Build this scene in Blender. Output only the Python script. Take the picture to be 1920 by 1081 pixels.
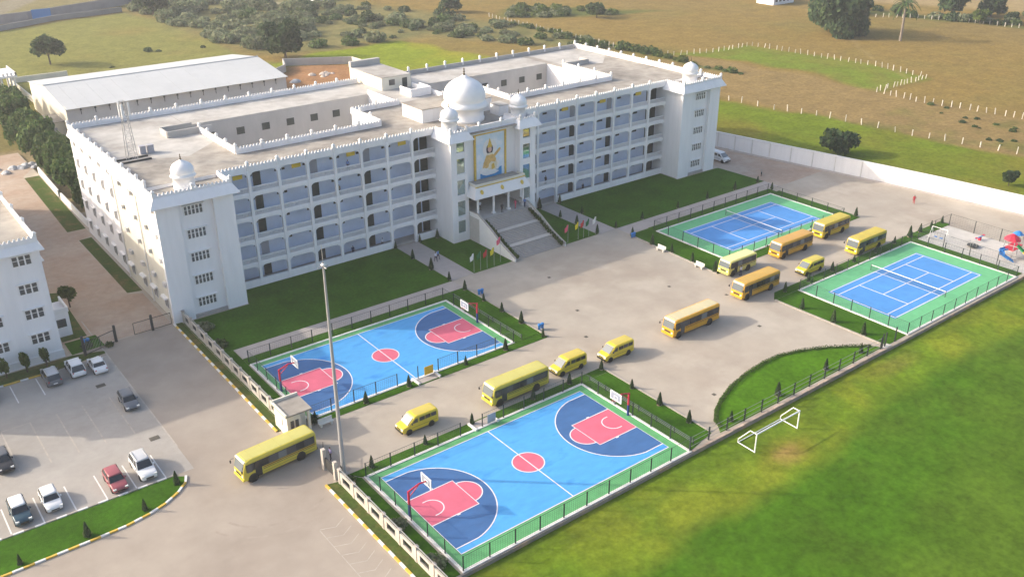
import bpy, math, random
import numpy as np
from mathutils import Vector, Matrix

# ---------------------------------------------------------------- camera, sky, sun
scn = bpy.context.scene
for o in list(bpy.data.objects): bpy.data.objects.remove(o, do_unlink=True)
COL = scn.collection
R = math.radians
rnd = random.Random(7)

CAM = (-52.871, -65.634, 61.583)
YAW, PITCH, ROLL = R(52.334), R(25.527), R(-0.176)
cd = bpy.data.cameras.new('camera'); cam = bpy.data.objects.new('camera', cd); COL.objects.link(cam)
_f = Vector((math.cos(PITCH)*math.cos(YAW), math.cos(PITCH)*math.sin(YAW), -math.sin(PITCH)))
_r = _f.cross(Vector((0, 0, 1))).normalized(); _u = _r.cross(_f)
_r2 = math.cos(ROLL)*_r + math.sin(ROLL)*_u; _u2 = -math.sin(ROLL)*_r + math.cos(ROLL)*_u
m3 = Matrix((_r2, _u2, -_f)).transposed()
cam.matrix_world = Matrix.Translation(CAM) @ m3.to_4x4()
cd.sensor_width = 36; cd.lens = 36*1737.45/1920; cd.clip_start = 1; cd.clip_end = 4000
scn.camera = cam

SUN_EL, SUN_AZ = R(25), R(-41)          # azimuth = direction the shadows run, from +x
w = bpy.data.worlds.new('World'); scn.world = w; w.use_nodes = True
nt = w.node_tree; bg = nt.nodes['Background']
sky = nt.nodes.new('ShaderNodeTexSky'); sky.sky_type = 'NISHITA'; sky.sun_disc = False
sky.sun_elevation = SUN_EL; sky.sun_rotation = math.atan2(-math.cos(SUN_AZ), -math.sin(SUN_AZ))
sky.altitude = 0; sky.air_density = 1.0; sky.dust_density = 5.0; sky.ozone_density = 1.0
nt.links.new(sky.outputs[0], bg.inputs[0]); bg.inputs[1].default_value = 0.15
sl = bpy.data.lights.new('sun', 'SUN'); sl.energy = 2.25; sl.angle = R(0.6); sl.color = (1.0, 0.9, 0.76)
so = bpy.data.objects.new('sun', sl); COL.objects.link(so)
d = Vector((math.cos(SUN_AZ)*math.cos(SUN_EL), math.sin(SUN_AZ)*math.cos(SUN_EL), -math.sin(SUN_EL)))
so.rotation_euler = d.to_track_quat('-Z', 'Y').to_euler(); so.location = (-60, 80, 90)
vs = scn.view_settings; vs.view_transform = 'Standard'; vs.look = 'None'; vs.gamma = 1; vs.use_curve_mapping = False
vs.exposure = 1.09
HAZE = 0.0003

# ---------------------------------------------------------------- materials
MATS = {}
def mat(name, col, rough=0.85, var=0.0, scale=1.0, var2=0.0, scale2=0.1, col2=None, mix2=(0.45, 0.65), bump=0.0, bscale=None,
        metal=0.0, spec=0.3, obj=False, attr=None, stretch=None, rndv=0.0, col3=None, scale3=0.1, mix3=(0.5, 0.7)):
    """procedural surface: base colour, fine and broad noise, optional second colour in patches, bump"""
    m = bpy.data.materials.new(name); m.use_nodes = True
    n = m.node_tree; L = n.links; N = n.nodes; P = N['Principled BSDF']
    P.inputs['Roughness'].default_value = rough; P.inputs['Metallic'].default_value = metal
    P.inputs['Specular IOR Level'].default_value = spec
    if obj:
        tc = N.new('ShaderNodeTexCoord'); co = tc.outputs['Object']
    else:
        g = N.new('ShaderNodeNewGeometry'); co = g.outputs['Position']
    if stretch:
        mp = N.new('ShaderNodeMapping'); mp.inputs['Scale'].default_value = stretch; L.new(co, mp.inputs[0]); co = mp.outputs[0]
    def noise(s, det=6, r=0.6):
        t = N.new('ShaderNodeTexNoise'); t.inputs['Scale'].default_value = s; t.inputs['Detail'].default_value = det
        t.inputs['Roughness'].default_value = r; L.new(co, t.inputs['Vector']); return t.outputs[0]
    c = None
    if attr:
        a = N.new('ShaderNodeAttribute'); a.attribute_name = attr; c = a.outputs['Color']
    else:
        rgb = N.new('ShaderNodeRGB'); rgb.outputs[0].default_value = (*col, 1); c = rgb.outputs[0]
    if col2:
        mr = N.new('ShaderNodeMapRange'); mr.inputs[1].default_value = mix2[0]; mr.inputs[2].default_value = mix2[1]
        L.new(noise(scale2, 8, 0.62), mr.inputs[0])
        mx = N.new('ShaderNodeMix'); mx.data_type = 'RGBA'; L.new(mr.outputs[0], mx.inputs[0]); L.new(c, mx.inputs[6]); mx.inputs[7].default_value = (*col2, 1); c = mx.outputs[2]
    if col3:
        mr = N.new('ShaderNodeMapRange'); mr.inputs[1].default_value = mix3[0]; mr.inputs[2].default_value = mix3[1]
        L.new(noise(scale3, 7, 0.55), mr.inputs[0])
        mx = N.new('ShaderNodeMix'); mx.data_type = 'RGBA'; L.new(mr.outputs[0], mx.inputs[0]); L.new(c, mx.inputs[6]); mx.inputs[7].default_value = (*col3, 1); c = mx.outputs[2]
    def mul(c, s, v, det=6):
        mr = N.new('ShaderNodeMapRange'); mr.inputs[1].default_value = 0.3; mr.inputs[2].default_value = 0.7
        mr.inputs[3].default_value = 1-v; mr.inputs[4].default_value = 1+v; L.new(noise(s, det), mr.inputs[0])
        mx = N.new('ShaderNodeMix'); mx.data_type = 'RGBA'; mx.blend_type = 'MULTIPLY'; mx.inputs[0].default_value = 1
        L.new(c, mx.inputs[6]); L.new(mr.outputs[0], mx.inputs[7]); return mx.outputs[2]
    if var: c = mul(c, scale, var)
    if var2: c = mul(c, scale2, var2, 4)
    if rndv:
        oi = N.new('ShaderNodeObjectInfo'); mr = N.new('ShaderNodeMapRange'); mr.inputs[3].default_value = 1-rndv; mr.inputs[4].default_value = 1+rndv
        L.new(oi.outputs['Random'], mr.inputs[0]); mx = N.new('ShaderNodeMix'); mx.data_type = 'RGBA'; mx.blend_type = 'MULTIPLY'; mx.inputs[0].default_value = 1
        L.new(c, mx.inputs[6]); L.new(mr.outputs[0], mx.inputs[7]); c = mx.outputs[2]
    L.new(c, P.inputs['Base Color'])
    if bump:
        b = N.new('ShaderNodeBump'); b.inputs['Strength'].default_value = bump; b.inputs['Distance'].default_value = 0.1
        L.new(noise(bscale or scale*3), b.inputs['Height']); L.new(b.outputs[0], P.inputs['Normal'])
    MATS[name] = m; return m

# setting
mat('terrain', (0.26, 0.19, 0.08), rough=1.0, attr='tint', var=0.26, scale=1.3, var2=0.16, scale2=0.18, bump=0.25, bscale=2.5, spec=0.03)
mat('concrete', (0.392, 0.346, 0.288), rough=0.85, col2=(0.335, 0.284, 0.232), mix2=(0.40, 0.68), scale2=0.05, var=0.075, scale=0.3, bump=0.1, bscale=6, col3=(0.45, 0.40, 0.335), scale3=0.11, mix3=(0.5, 0.72))
mat('parking_concrete', (0.37, 0.345, 0.315), rough=0.85, col2=(0.31, 0.285, 0.255), mix2=(0.4, 0.65), scale2=0.09, var=0.06, scale=0.9, bump=0.1, bscale=6)
mat('road_concrete', (0.345, 0.298, 0.25), rough=0.88, col2=(0.29, 0.245, 0.205), mix2=(0.40, 0.66), scale2=0.07, var=0.07, scale=0.35, bump=0.1, bscale=6)
mat('dirt', (0.36, 0.265, 0.2), rough=0.95, col2=(0.40, 0.325, 0.265), mix2=(0.4, 0.62), scale2=0.12, var=0.1, scale=0.9, bump=0.3, bscale=4)
mat('lawn', (0.040, 0.106, 0.007), rough=0.95, var=0.22, scale=2.2, var2=0.22, scale2=0.22, bump=0.6, bscale=9, spec=0.03)
mat('stripe_maroon', (0.22, 0.05, 0.03), rough=0.5)
mat('bright_lawn', (0.062, 0.150, 0.007), rough=0.95, var=0.2, scale=1.6, var2=0.2, scale2=0.2, bump=0.6, bscale=9, spec=0.03)
mat('scruffy_lawn', (0.060, 0.090, 0.022), rough=0.95, col2=(0.14, 0.11, 0.045), mix2=(0.5, 0.7), scale2=0.35, var=0.25, scale=2.2, bump=0.6, bscale=9, spec=0.03)
mat('path_concrete', (0.40, 0.355, 0.325), rough=0.85, var=0.08, scale=0.7, var2=0.08, scale2=0.2, bump=0.1, bscale=6)
mat('play_floor', (0.50, 0.475, 0.44), rough=0.9, var=0.06, scale=0.8, var2=0.06, scale2=0.2)
mat('court_blue', (0.075, 0.325, 0.66), rough=0.7, var=0.07, scale=0.55, var2=0.05, scale2=0.16, col2=(0.035, 0.22, 0.58), mix2=(0.55, 0.68), stretch=(1, 2.2, 1))
mat('court_navy', (0.045, 0.125, 0.30), rough=0.7, var=0.1, scale=0.5, var2=0.08, scale2=0.2, stretch=(1, 2.2, 1))
mat('court_pink', (0.58, 0.125, 0.19), rough=0.7, var=0.08, scale=0.6, var2=0.05, scale2=0.2)
mat('court_green', (0.10, 0.33, 0.13), rough=0.75, var=0.1, scale=1.0, var2=0.06, scale2=0.25)
mat('tennis_blue', (0.075, 0.26, 0.60), rough=0.7, var=0.08, scale=0.5, var2=0.08, scale2=0.12)
mat('tennis_green', (0.13, 0.42, 0.20), rough=0.75, var=0.06, scale=1.0, var2=0.06, scale2=0.25)
mat('line_white', (0.68, 0.66, 0.70), rough=0.7, var=0.08, scale=2.0)
mat('faded_line', (0.405, 0.36, 0.315), rough=0.85, var=0.2, scale=1.2)
mat('kerb_white', (0.68, 0.67, 0.65), rough=0.8, var=0.1, scale=1.5)
mat('kerb_yellow', (0.60, 0.40, 0.07), rough=0.8, var=0.15, scale=1.5)
mat('kerb_grey', (0.36, 0.33, 0.29), rough=0.9, var=0.15, scale=1.2)
mat('coping', (0.46, 0.35, 0.28), rough=0.9, var=0.2, scale=0.8, rndv=0.15)
mat('retaining', (0.24, 0.215, 0.19), rough=0.95, var=0.2, scale=1.0, col2=(0.40, 0.27, 0.18), mix2=(0.5, 0.65), scale2=0.3)
# buildings
mat('white_wall', (0.81, 0.80, 0.805), rough=0.85, var=0.04, scale=1.4, var2=0.05, scale2=0.12, stretch=(1, 1, 0.14))
mat('white_plain', (0.77, 0.76, 0.75), rough=0.7, var=0.03, scale=1.5)
mat('cream_wall', (0.70, 0.665, 0.565), rough=0.85, var=0.04, scale=0.8, var2=0.07, scale2=0.12, stretch=(1, 1, 0.35))
mat('blue_wall', (0.60, 0.665, 0.81), rough=0.85, var=0.06, scale=0.6, var2=0.06, scale2=0.2)
mat('grey_wall', (0.42, 0.405, 0.39), rough=0.9, var=0.06, scale=0.7, var2=0.1, scale2=0.15, stretch=(1, 1, 0.4))
mat('roof_terrace', (0.365, 0.335, 0.295), rough=0.92, col2=(0.195, 0.175, 0.155), mix2=(0.42, 0.66), scale2=0.13, var=0.16, scale=0.6, bump=0.15, bscale=4)
mat('roof_pale', (0.45, 0.435, 0.41), rough=0.92, col2=(0.29, 0.268, 0.245), mix2=(0.45, 0.68), scale2=0.12, var=0.14, scale=0.5, bump=0.15, bscale=4)
mat('dome_white', (0.80, 0.80, 0.81), rough=0.55, var=0.03, scale=1.2, spec=0.4)
mat('door_dark', (0.055, 0.062, 0.058), rough=0.7, var=0.2, scale=1.2)
mat('shutter_grey', (0.36, 0.36, 0.40), rough=0.6, var=0.06, scale=1.0)
mat('vent_dark', (0.06, 0.055, 0.055), rough=0.8)
mat('yellow_board', (0.60, 0.42, 0.04), rough=0.6, var=0.08, scale=1.5)
mat('window_dark', (0.075, 0.08, 0.085), rough=0.25, var=0.2, scale=1.0, spec=0.5)
mat('window_frame', (0.55, 0.54, 0.53), rough=0.6)
mat('glass_teal', (0.30, 0.40, 0.40), rough=0.04, spec=0.9, metal=0.75, var=0.1, scale=0.6)
mat('window_grey', (0.20, 0.20, 0.21), rough=0.3, var=0.15, scale=1.0)
mat('shed_wall', (0.60, 0.575, 0.57), rough=0.9, var=0.05, scale=0.6, var2=0.06, scale2=0.1)
mat('tyre_mark', (0.315, 0.268, 0.225), rough=0.9, var=0.12, scale=0.7)
mat('gold', (0.62, 0.44, 0.07), rough=0.5, var=0.12, scale=2.0)
mat('brass_dark', (0.10, 0.075, 0.04), rough=0.5, metal=0.4)
mat('step_stone', (0.36, 0.335, 0.31), rough=0.85, var=0.08, scale=1.0)
mat('step_light', (0.47, 0.45, 0.42), rough=0.85, var=0.08, scale=1.0)
mat('sheet_roof', (0.50, 0.51, 0.51), rough=0.6, var=0.03, scale=0.5, var2=0.05, scale2=0.08, spec=0.4)
mat('compound_wall', (0.46, 0.42, 0.37), rough=0.9, var=0.12, scale=0.9, col2=(0.42, 0.37, 0.32), mix2=(0.5, 0.72), scale2=0.4)
mat('far_wall', (0.30, 0.28, 0.29), rough=0.9, var=0.1, scale=0.3)
mat('metal_grey', (0.40, 0.40, 0.40), rough=0.5, metal=0.3, var=0.06, scale=1.0)
mat('metal_dark', (0.06, 0.06, 0.06), rough=0.6, metal=0.3)
mat('fence_black', (0.018, 0.026, 0.028), rough=0.6)
mat('fence_wire', (0.06, 0.085, 0.08), rough=0.7)
mat('steel_rail', (0.32, 0.32, 0.33), rough=0.4, metal=0.6)
mat('wood_brown', (0.12, 0.075, 0.045), rough=0.9, var=0.2, scale=3, obj=True)
# vehicles and goods
mat('glass_bus', (0.045, 0.048, 0.052), rough=0.1, spec=0.8, rndv=0.75)
mat('board_glass', (0.26, 0.29, 0.36), rough=0.15, spec=0.6)
mat('glass_wind', (0.15, 0.17, 0.18), rough=0.1, spec=0.9)
mat('glass_car', (0.02, 0.024, 0.028), rough=0.08, spec=0.8)
mat('tyre', (0.02, 0.02, 0.02), rough=0.9)
mat('rim', (0.35, 0.35, 0.36), rough=0.4, metal=0.6)
mat('lamp_white', (0.75, 0.75, 0.72), rough=0.2, spec=0.7)
mat('lamp_red', (0.35, 0.02, 0.02), rough=0.3)
mat('rubber', (0.03, 0.03, 0.03), rough=0.8)
def paint(name, c, rough=0.35): return mat(name, c, rough=rough, spec=0.5, var=0.05, scale=0.9, var2=0.04, scale2=0.3, obj=True)
paint('bus_lemon', (0.56, 0.47, 0.055)); paint('bus_lemon_roof', (0.49, 0.455, 0.135), 0.6)
paint('bus_orange', (0.68, 0.35, 0.015)); paint('bus_cream_roof', (0.54, 0.485, 0.30), 0.6)
paint('bus_amber', (0.66, 0.35, 0.025)); paint('bus_amber_roof', (0.50, 0.32, 0.075), 0.6)
paint('bus_pale', (0.66, 0.60, 0.16)); paint('bus_pale_roof', (0.68, 0.64, 0.32), 0.6)
paint('bus_yellow', (0.64, 0.46, 0.03)); paint('bus_yellow_roof', (0.50, 0.40, 0.07), 0.6)
paint('bus_ochre_roof', (0.52, 0.31, 0.09), 0.6)
paint('van_yellow', (0.66, 0.50, 0.035)); paint('van_roof', (0.54, 0.44, 0.09), 0.5)
paint('car_white', (0.74, 0.74, 0.74)); paint('car_silver', (0.50, 0.51, 0.53)); paint('car_grey', (0.13, 0.135, 0.15))
paint('car_slate', (0.11, 0.125, 0.15)); paint('car_black', (0.035, 0.035, 0.04)); paint('car_maroon', (0.32, 0.085, 0.10)); paint('car_teal', (0.03, 0.07, 0.10))
mat('red_paint', (0.52, 0.03, 0.06), rough=0.5); mat('navy_paint', (0.02, 0.045, 0.20), rough=0.5)
mat('board_white', (0.78, 0.78, 0.78), rough=0.5); mat('net_white', (0.7, 0.7, 0.7), rough=0.8)
mat('goal_white', (0.78, 0.78, 0.78), rough=0.5)
mat('blue_plastic', (0.03, 0.19, 0.50), rough=0.45); mat('green_plastic', (0.04, 0.28, 0.10), rough=0.45); mat('yellow_plastic', (0.65, 0.42, 0.03), rough=0.45)
mat('flag_white', (0.78, 0.78, 0.76), rough=0.8); mat('flag_green', (0.02, 0.15, 0.05), rough=0.8); mat('flag_red', (0.50, 0.03, 0.03), rough=0.8)
mat('flag_yellow', (0.72, 0.62, 0.02), rough=0.8); mat('flag_pink', (0.70, 0.12, 0.20), rough=0.8)
mat('stone_post', (0.60, 0.55, 0.48), rough=0.9, var=0.15, scale=1.0)
mat('bench_white', (0.66, 0.64, 0.58), rough=0.8)
mat('drain', (0.10, 0.09, 0.075), rough=0.9)
mat('rubble', (0.50, 0.42, 0.36), rough=0.95, var=0.15, scale=2.0)
mat('tarp', (0.42, 0.43, 0.45), rough=0.8, var=0.2, scale=0.6)
# foliage
lf = mat('leaf_broad', (0.05, 0.08, 0.03), rough=0.8, attr='tint', spec=0.15, rndv=0.2)
_n = lf.node_tree; _P = _n.nodes['Principled BSDF']; _t = _n.nodes.new('ShaderNodeBsdfTranslucent'); _x = _n.nodes.new('ShaderNodeMixShader'); _x.inputs[0].default_value = 0.38
_n.links.new(_P.inputs['Base Color'].links[0].from_socket, _t.inputs[0]); _n.links.new(_P.outputs[0], _x.inputs[1]); _n.links.new(_t.outputs[0], _x.inputs[2]); _n.links.new(_x.outputs[0], _n.nodes['Material Output'].inputs[0])
mat('bark', (0.10, 0.075, 0.055), rough=0.95, var=0.2, scale=3, obj=True)
mat('palm_trunk', (0.24, 0.20, 0.165), rough=0.95, var=0.2, scale=4, obj=True)
# painting
mat('canvas_sky', (0.60, 0.72, 0.82), rough=0.7, col2=(0.78, 0.81, 0.86), mix2=(0.42, 0.62), scale2=0.5)
mat('canvas_water', (0.03, 0.26, 0.56), rough=0.7, var=0.15, scale=0.8)
mat('paint_orange', (0.68, 0.44, 0.16), rough=0.7, var=0.25, scale=1.5); mat('paint_cream', (0.76, 0.68, 0.52), rough=0.7, var=0.12, scale=1.5)
mat('paint_skin', (0.70, 0.44, 0.36), rough=0.7); mat('paint_hair', (0.06, 0.04, 0.06), rough=0.7); mat('paint_white', (0.78, 0.77, 0.76), rough=0.7, var=0.06, scale=1.5)
mat('paint_gold', (0.66, 0.44, 0.08), rough=0.6, var=0.15, scale=2.0)
# people
mat('skin', (0.22, 0.12, 0.08), rough=0.7); mat('hair', (0.012, 0.01, 0.009), rough=0.7)
for n_, c_ in dict(cloth_white=(0.6, 0.62, 0.68), cloth_navy=(0.03, 0.04, 0.09), cloth_blue=(0.14, 0.24, 0.48), cloth_red=(0.45, 0.03, 0.05),
                   cloth_pink=(0.55, 0.10, 0.17), cloth_dark=(0.04, 0.04, 0.045), cloth_khaki=(0.26, 0.2, 0.12), cloth_lilac=(0.30, 0.27, 0.45)).items():
    mat(n_, c_, rough=0.9)

# ---------------------------------------------------------------- mesh helpers
class MB:
    def __init__(s): s.v = []; s.f = []; s.m = []; s.tint = None
    def add(s, vs, fs, mi=0):
        o = len(s.v); s.v += [tuple(p) for p in vs]; s.f += [tuple(i+o for i in f) for f in fs]; s.m += [mi]*len(fs); return s
    def box(s, x0, x1, y0, y1, z0, z1, mi=0):
        return s.add([(x0,y0,z0),(x1,y0,z0),(x1,y1,z0),(x0,y1,z0),(x0,y0,z1),(x1,y0,z1),(x1,y1,z1),(x0,y1,z1)],
                     [(3,2,1,0),(4,5,6,7),(0,1,5,4),(1,2,6,5),(2,3,7,6),(3,0,4,7)], mi)
    def prism(s, poly, z0, z1, mi=0):
        n = len(poly)
        a = sum(poly[i][0]*poly[(i+1) % n][1]-poly[(i+1) % n][0]*poly[i][1] for i in range(n))
        if a < 0: poly = poly[::-1]
        vs = [(x, y, z0) for x, y in poly]+[(x, y, z1) for x, y in poly]
        return s.add(vs, [tuple(range(n-1, -1, -1)), tuple(range(n, 2*n))]+[(i, (i+1) % n, n+(i+1) % n, n+i) for i in range(n)], mi)
    def prism_y(s, poly, y0, y1, mi=0):     # polygon in x,z extruded along y
        b = MB().prism(poly, 0, 1); n = len(poly)
        return s.add([(x, y1-(y1-y0)*z, y) for x, y, z in b.v], b.f, mi)
    def sheet(s, poly, z, mi=0):
        n = len(poly); a = sum(poly[i][0]*poly[(i+1) % n][1]-poly[(i+1) % n][0]*poly[i][1] for i in range(n))
        if a < 0: poly = poly[::-1]
        return s.add([(x, y, z) for x, y in poly], [tuple(range(n))], mi)
    def rect(s, x0, x1, y0, y1, z, mi=0): return s.sheet([(x0, y0), (x1, y0), (x1, y1), (x0, y1)], z, mi)
    def cyl(s, p0, p1, r0, r1=None, n=8, mi=0, cap=True):
        r1 = r0 if r1 is None else r1
        p0 = Vector(p0); p1 = Vector(p1); a = (p1-p0).normalized()
        t = Vector((1, 0, 0)) if abs(a.x) < 0.9 else Vector((0, 1, 0)); u = a.cross(t).normalized(); v = a.cross(u)
        vs = []
        for p, r in ((p0, r0), (p1, r1)):
            for i in range(n):
                q = 2*math.pi*i/n; vs.append(p+(u*math.cos(q)+v*math.sin(q))*r)
        fs = [(i, (i+1) % n, n+(i+1) % n, n+i) for i in range(n)]
        if cap: fs += [tuple(range(n-1, -1, -1)), tuple(range(n, 2*n))]
        return s.add(vs, fs, mi)
    def lathe(s, prof, n=24, c=(0, 0, 0), mi=0):
        vs = []
        for r, z in prof:
            for i in range(n):
                q = 2*math.pi*i/n; vs.append((c[0]+r*math.cos(q), c[1]+r*math.sin(q), c[2]+z))
        fs = []
        for k in range(len(prof)-1):
            for i in range(n):
                j = (i+1) % n; fs.append((k*n+i, k*n+j, (k+1)*n+j, (k+1)*n+i))
        fs += [tuple(range(n-1, -1, -1)), tuple(range((len(prof)-1)*n, len(prof)*n))]
        return s.add(vs, fs, mi)
    def loft(s, rings, mi=0, cap=True):
        n = len(rings[0]); vs = [p for r in rings for p in r]; fs = []
        for k in range(len(rings)-1):
            for i in range(n):
                j = (i+1) % n; fs.append((k*n+i, k*n+j, (k+1)*n+j, (k+1)*n+i))
        if cap: fs += [tuple(range(n-1, -1, -1)), tuple(range((len(rings)-1)*n, len(rings)*n))]
        return s.add(vs, fs, mi)
    def strip(s, pts, w, z, mi=0, closed=False):    # flat line of width w along a polyline
        n = len(pts); L = []; Rr = []
        for i in range(n):
            a = pts[(i-1) % n] if (closed or i > 0) else pts[i]; b = pts[(i+1) % n] if (closed or i < n-1) else pts[i]
            dx, dy = b[0]-a[0], b[1]-a[1]; l = math.hypot(dx, dy) or 1; nx, ny = -dy/l*w/2, dx/l*w/2
            L.append((pts[i][0]+nx, pts[i][1]+ny, z)); Rr.append((pts[i][0]-nx, pts[i][1]-ny, z))
        m = n if closed else n-1
        return s.add(L+Rr, [(n+i, n+(i+1) % n, (i+1) % n, i) for i in range(m)], mi)
    def mesh(s, name, mats, smooth=False):
        me = bpy.data.meshes.new(name); me.from_pydata(s.v, [], s.f); 
        for k in ([mats] if isinstance(mats, str) else mats): me.materials.append(MATS[k])
        if any(s.m): me.polygons.foreach_set('material_index', s.m)
        if s.tint is not None:
            at = me.color_attributes.new('tint', 'FLOAT_COLOR', 'POINT'); at.data.foreach_set('color', np.asarray(s.tint, dtype=np.float32).ravel())
        if smooth: me.polygons.foreach_set('use_smooth', [True]*len(me.polygons))
        me.update(); return me

def link(name, data, parent=None, loc=None, rz=0, scale=None):
    o = bpy.data.objects.new(name, data); COL.objects.link(o)
    if loc is not None: o.location = loc
    if rz: o.rotation_euler = (0, 0, rz)
    if scale is not None: o.scale = scale if hasattr(scale, '__len__') else (scale,)*3
    if parent is not None: o.parent = parent
    return o
def obj(name, mb, mats, parent=None, loc=None, smooth=False, rz=0): return link(name, mb.mesh(name, mats, smooth), parent, loc, rz)
def wobj(name, mb, mats, parent, smooth=False):     # mesh written in world coordinates under an unrotated, unscaled Empty
    ox, oy, oz = WORLD_OF[parent.name]; mb.v = [(x-ox, y-oy, z-oz) for x, y, z in mb.v]
    o = obj(name, mb, mats, parent, smooth=smooth); WORLD_OF[o.name] = WORLD_OF[parent.name]; return o
def wlink(name, me, parent, loc, rz=0):
    ox, oy, oz = WORLD_OF[parent.name]; return link(name, me, parent, (loc[0]-ox, loc[1]-oy, loc[2]-oz), rz)
WORLD_OF = {}
def tag(o, label, cat=None, group=None, kind=None):
    if label: o['label'] = label
    if cat: o['category'] = cat
    if group: o['group'] = group
    if kind: o['kind'] = kind
    return o
def thing(name, label, cat, loc=(0, 0, 0), rz=0, group=None, scale=None):
    o = link(name, None, None, loc, rz, scale); WORLD_OF[o.name] = loc; return tag(o, label, cat, group)
def copy_tree(src, parent=None):
    c = src.copy(); COL.objects.link(c); c.parent = parent
    for ch in src.children: copy_tree(ch, c)
    return c
def struct(name, mb, mats, smooth=False): return tag(obj(name, mb, mats, smooth=smooth), None, kind='structure')
ORD = ['first', 'second', 'third', 'fourth', 'fifth', 'sixth', 'seventh', 'eighth', 'ninth', 'tenth', 'eleventh', 'twelfth', 'thirteenth', 'fourteenth', 'fifteenth', 'sixteenth']

# ---------------------------------------------------------------- ground: one sheet to the horizon, field colours per vertex
def axis(lo, hi, step, far):
    a = list(np.arange(lo, hi+step/2, step)); s = step
    x = hi
    while x < far: s *= 1.35; x += s; a.append(x)
    s = step; x = lo; b = []
    while x > -far: s *= 1.35; x -= s; b.append(x)
    return np.array(b[::-1]+a)
gx = axis(-60, 330, 1.3, 2500); gy = axis(-60, 420, 1.3, 2500)
GX, GY = np.meshgrid(gx, gy)
prng = np.random.RandomState(3)
def vnoise(x, y, s, seed):
    r = np.random.RandomState(seed).rand(257, 257); x = x/s; y = y/s
    xi = np.floor(x).astype(int); yi = np.floor(y).astype(int); fx = x-xi; fy = y-yi
    fx = fx*fx*(3-2*fx); fy = fy*fy*(3-2*fy); g = lambda i, j: r[np.mod(i, 256), np.mod(j, 256)]
    return (g(xi, yi)*(1-fx)+g(xi+1, yi)*fx)*(1-fy)+(g(xi, yi+1)*(1-fx)+g(xi+1, yi+1)*fx)*fy
def fbm(x, y, s, seed): return sum(vnoise(x, y, s/2**k, seed+k)*0.5**k for k in range(4))/1.875
WX = GX+(fbm(GX, GY, 14, 11)-0.5)*7; WY = GY+(fbm(GX, GY, 14, 21)-0.5)*7
def inpoly(poly, soft=1.5):
    ins = np.zeros(GX.shape, bool); n = len(poly); dist = np.full(GX.shape, 1e9)
    for i in range(n):
        x0, y0 = poly[i]; x1, y1 = poly[(i+1) % n]
        c = ((y0 > WY) != (y1 > WY)) & (WX < (x1-x0)*(WY-y0)/((y1-y0) or 1e-9)+x0); ins ^= c
        t = np.clip(((WX-x0)*(x1-x0)+(WY-y0)*(y1-y0))/((x1-x0)**2+(y1-y0)**2), 0, 1)
        dist = np.minimum(dist, np.hypot(WX-x0-t*(x1-x0), WY-y0-t*(y1-y0)))
    sd = np.where(ins, dist, -dist); return np.clip(sd/soft*0.5+0.5, 0, 1)
TINT = np.zeros(GX.shape+(4,)); TINT[..., 3] = 1
TINT[..., :3] = (0.275, 0.195, 0.078)
def lay(wgt, col): TINT[..., :3] = TINT[..., :3]*(1-wgt[..., None])+np.array(col)*wgt[..., None]
n1 = fbm(GX, GY, 60, 31); n2 = fbm(GX, GY, 25, 41); n3 = fbm(GX, GY, 9, 51); n4 = fbm(GX, GY, 4, 61)
lay(np.clip((n1-0.5)*4, 0, 1)*0.7, (0.255, 0.19, 0.095))
lay(np.clip((n2-0.52)*4, 0, 1)*0.5, (0.21, 0.185, 0.07))
# olive meadow behind the shed
lay(inpoly([(-300, 325), (12, 331), (64, 347), (66, 300), (66, 240), (70, 205), (48, 196), (-8, 200), (-300, 210)]), (0.235, 0.235, 0.085))
lay(inpoly([(-300, 325), (12, 331), (64, 347), (66, 240), (70, 205), (-300, 210)])*np.clip((n2-0.5)*4, 0, 1)*0.8, (0.265, 0.215, 0.085))
# rough scrub ground
lay(inpoly([(66, 350), (66, 300), (69, 240), (80, 222), (130, 222), (172, 150), (172, 225), (150, 300), (140, 420), (60, 420)], 6)*0.85, (0.225, 0.215, 0.12))
lay(inpoly([(66, 350), (66, 300), (69, 240), (80, 222), (130, 222), (172, 150), (172, 225), (150, 300), (140, 420), (60, 420)], 6)*np.clip((n3-0.48)*5, 0, 1)*0.6, (0.13, 0.145, 0.07))
lay(inpoly([(104, 352), (112, 343), (124, 324), (128, 326), (116, 348), (106, 360)], 2), (0.50, 0.44, 0.36))
# crop plot
lay(inpoly([(66, 213), (90, 220), (118, 221), (126, 188), (128, 150), (80, 150), (70, 196)]), (0.24, 0.30, 0.03))
lay(inpoly([(66, 213), (90, 220), (118, 221), (126, 188), (128, 150), (80, 150), (70, 196)])*np.clip((n2-0.45)*4, 0, 1)*0.8, (0.34, 0.30, 0.045))
# red soil yard, bare ground round the shed and behind the school
lay(inpoly([(48, 150), (50, 190), (66, 200), (69, 208), (87, 198), (88, 165), (84, 150)], 1.0), (0.40, 0.22, 0.145))
lay(inpoly([(-30, 100), (-30, 164), (48, 164), (50, 150), (105, 140), (105, 100)]), (0.33, 0.27, 0.21))
lay(inpoly([(-30, 164), (-30, 230), (-5, 230), (-6, 164)]), (0.20, 0.175, 0.085))
# green verge beyond the white wall
G1 = [(100, 130), (120, 112), (141, 104), (144, 90), (146, 81), (150, 66), (152, 45), (156, 24), (162, -40), (118, -40), (118, 10), (100, 90)]
lay(inpoly(G1), (0.165, 0.225, 0.025)); lay(inpoly(G1)*np.clip((n2-0.47)*5, 0, 1)*0.8, (0.215, 0.195, 0.04))
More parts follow.
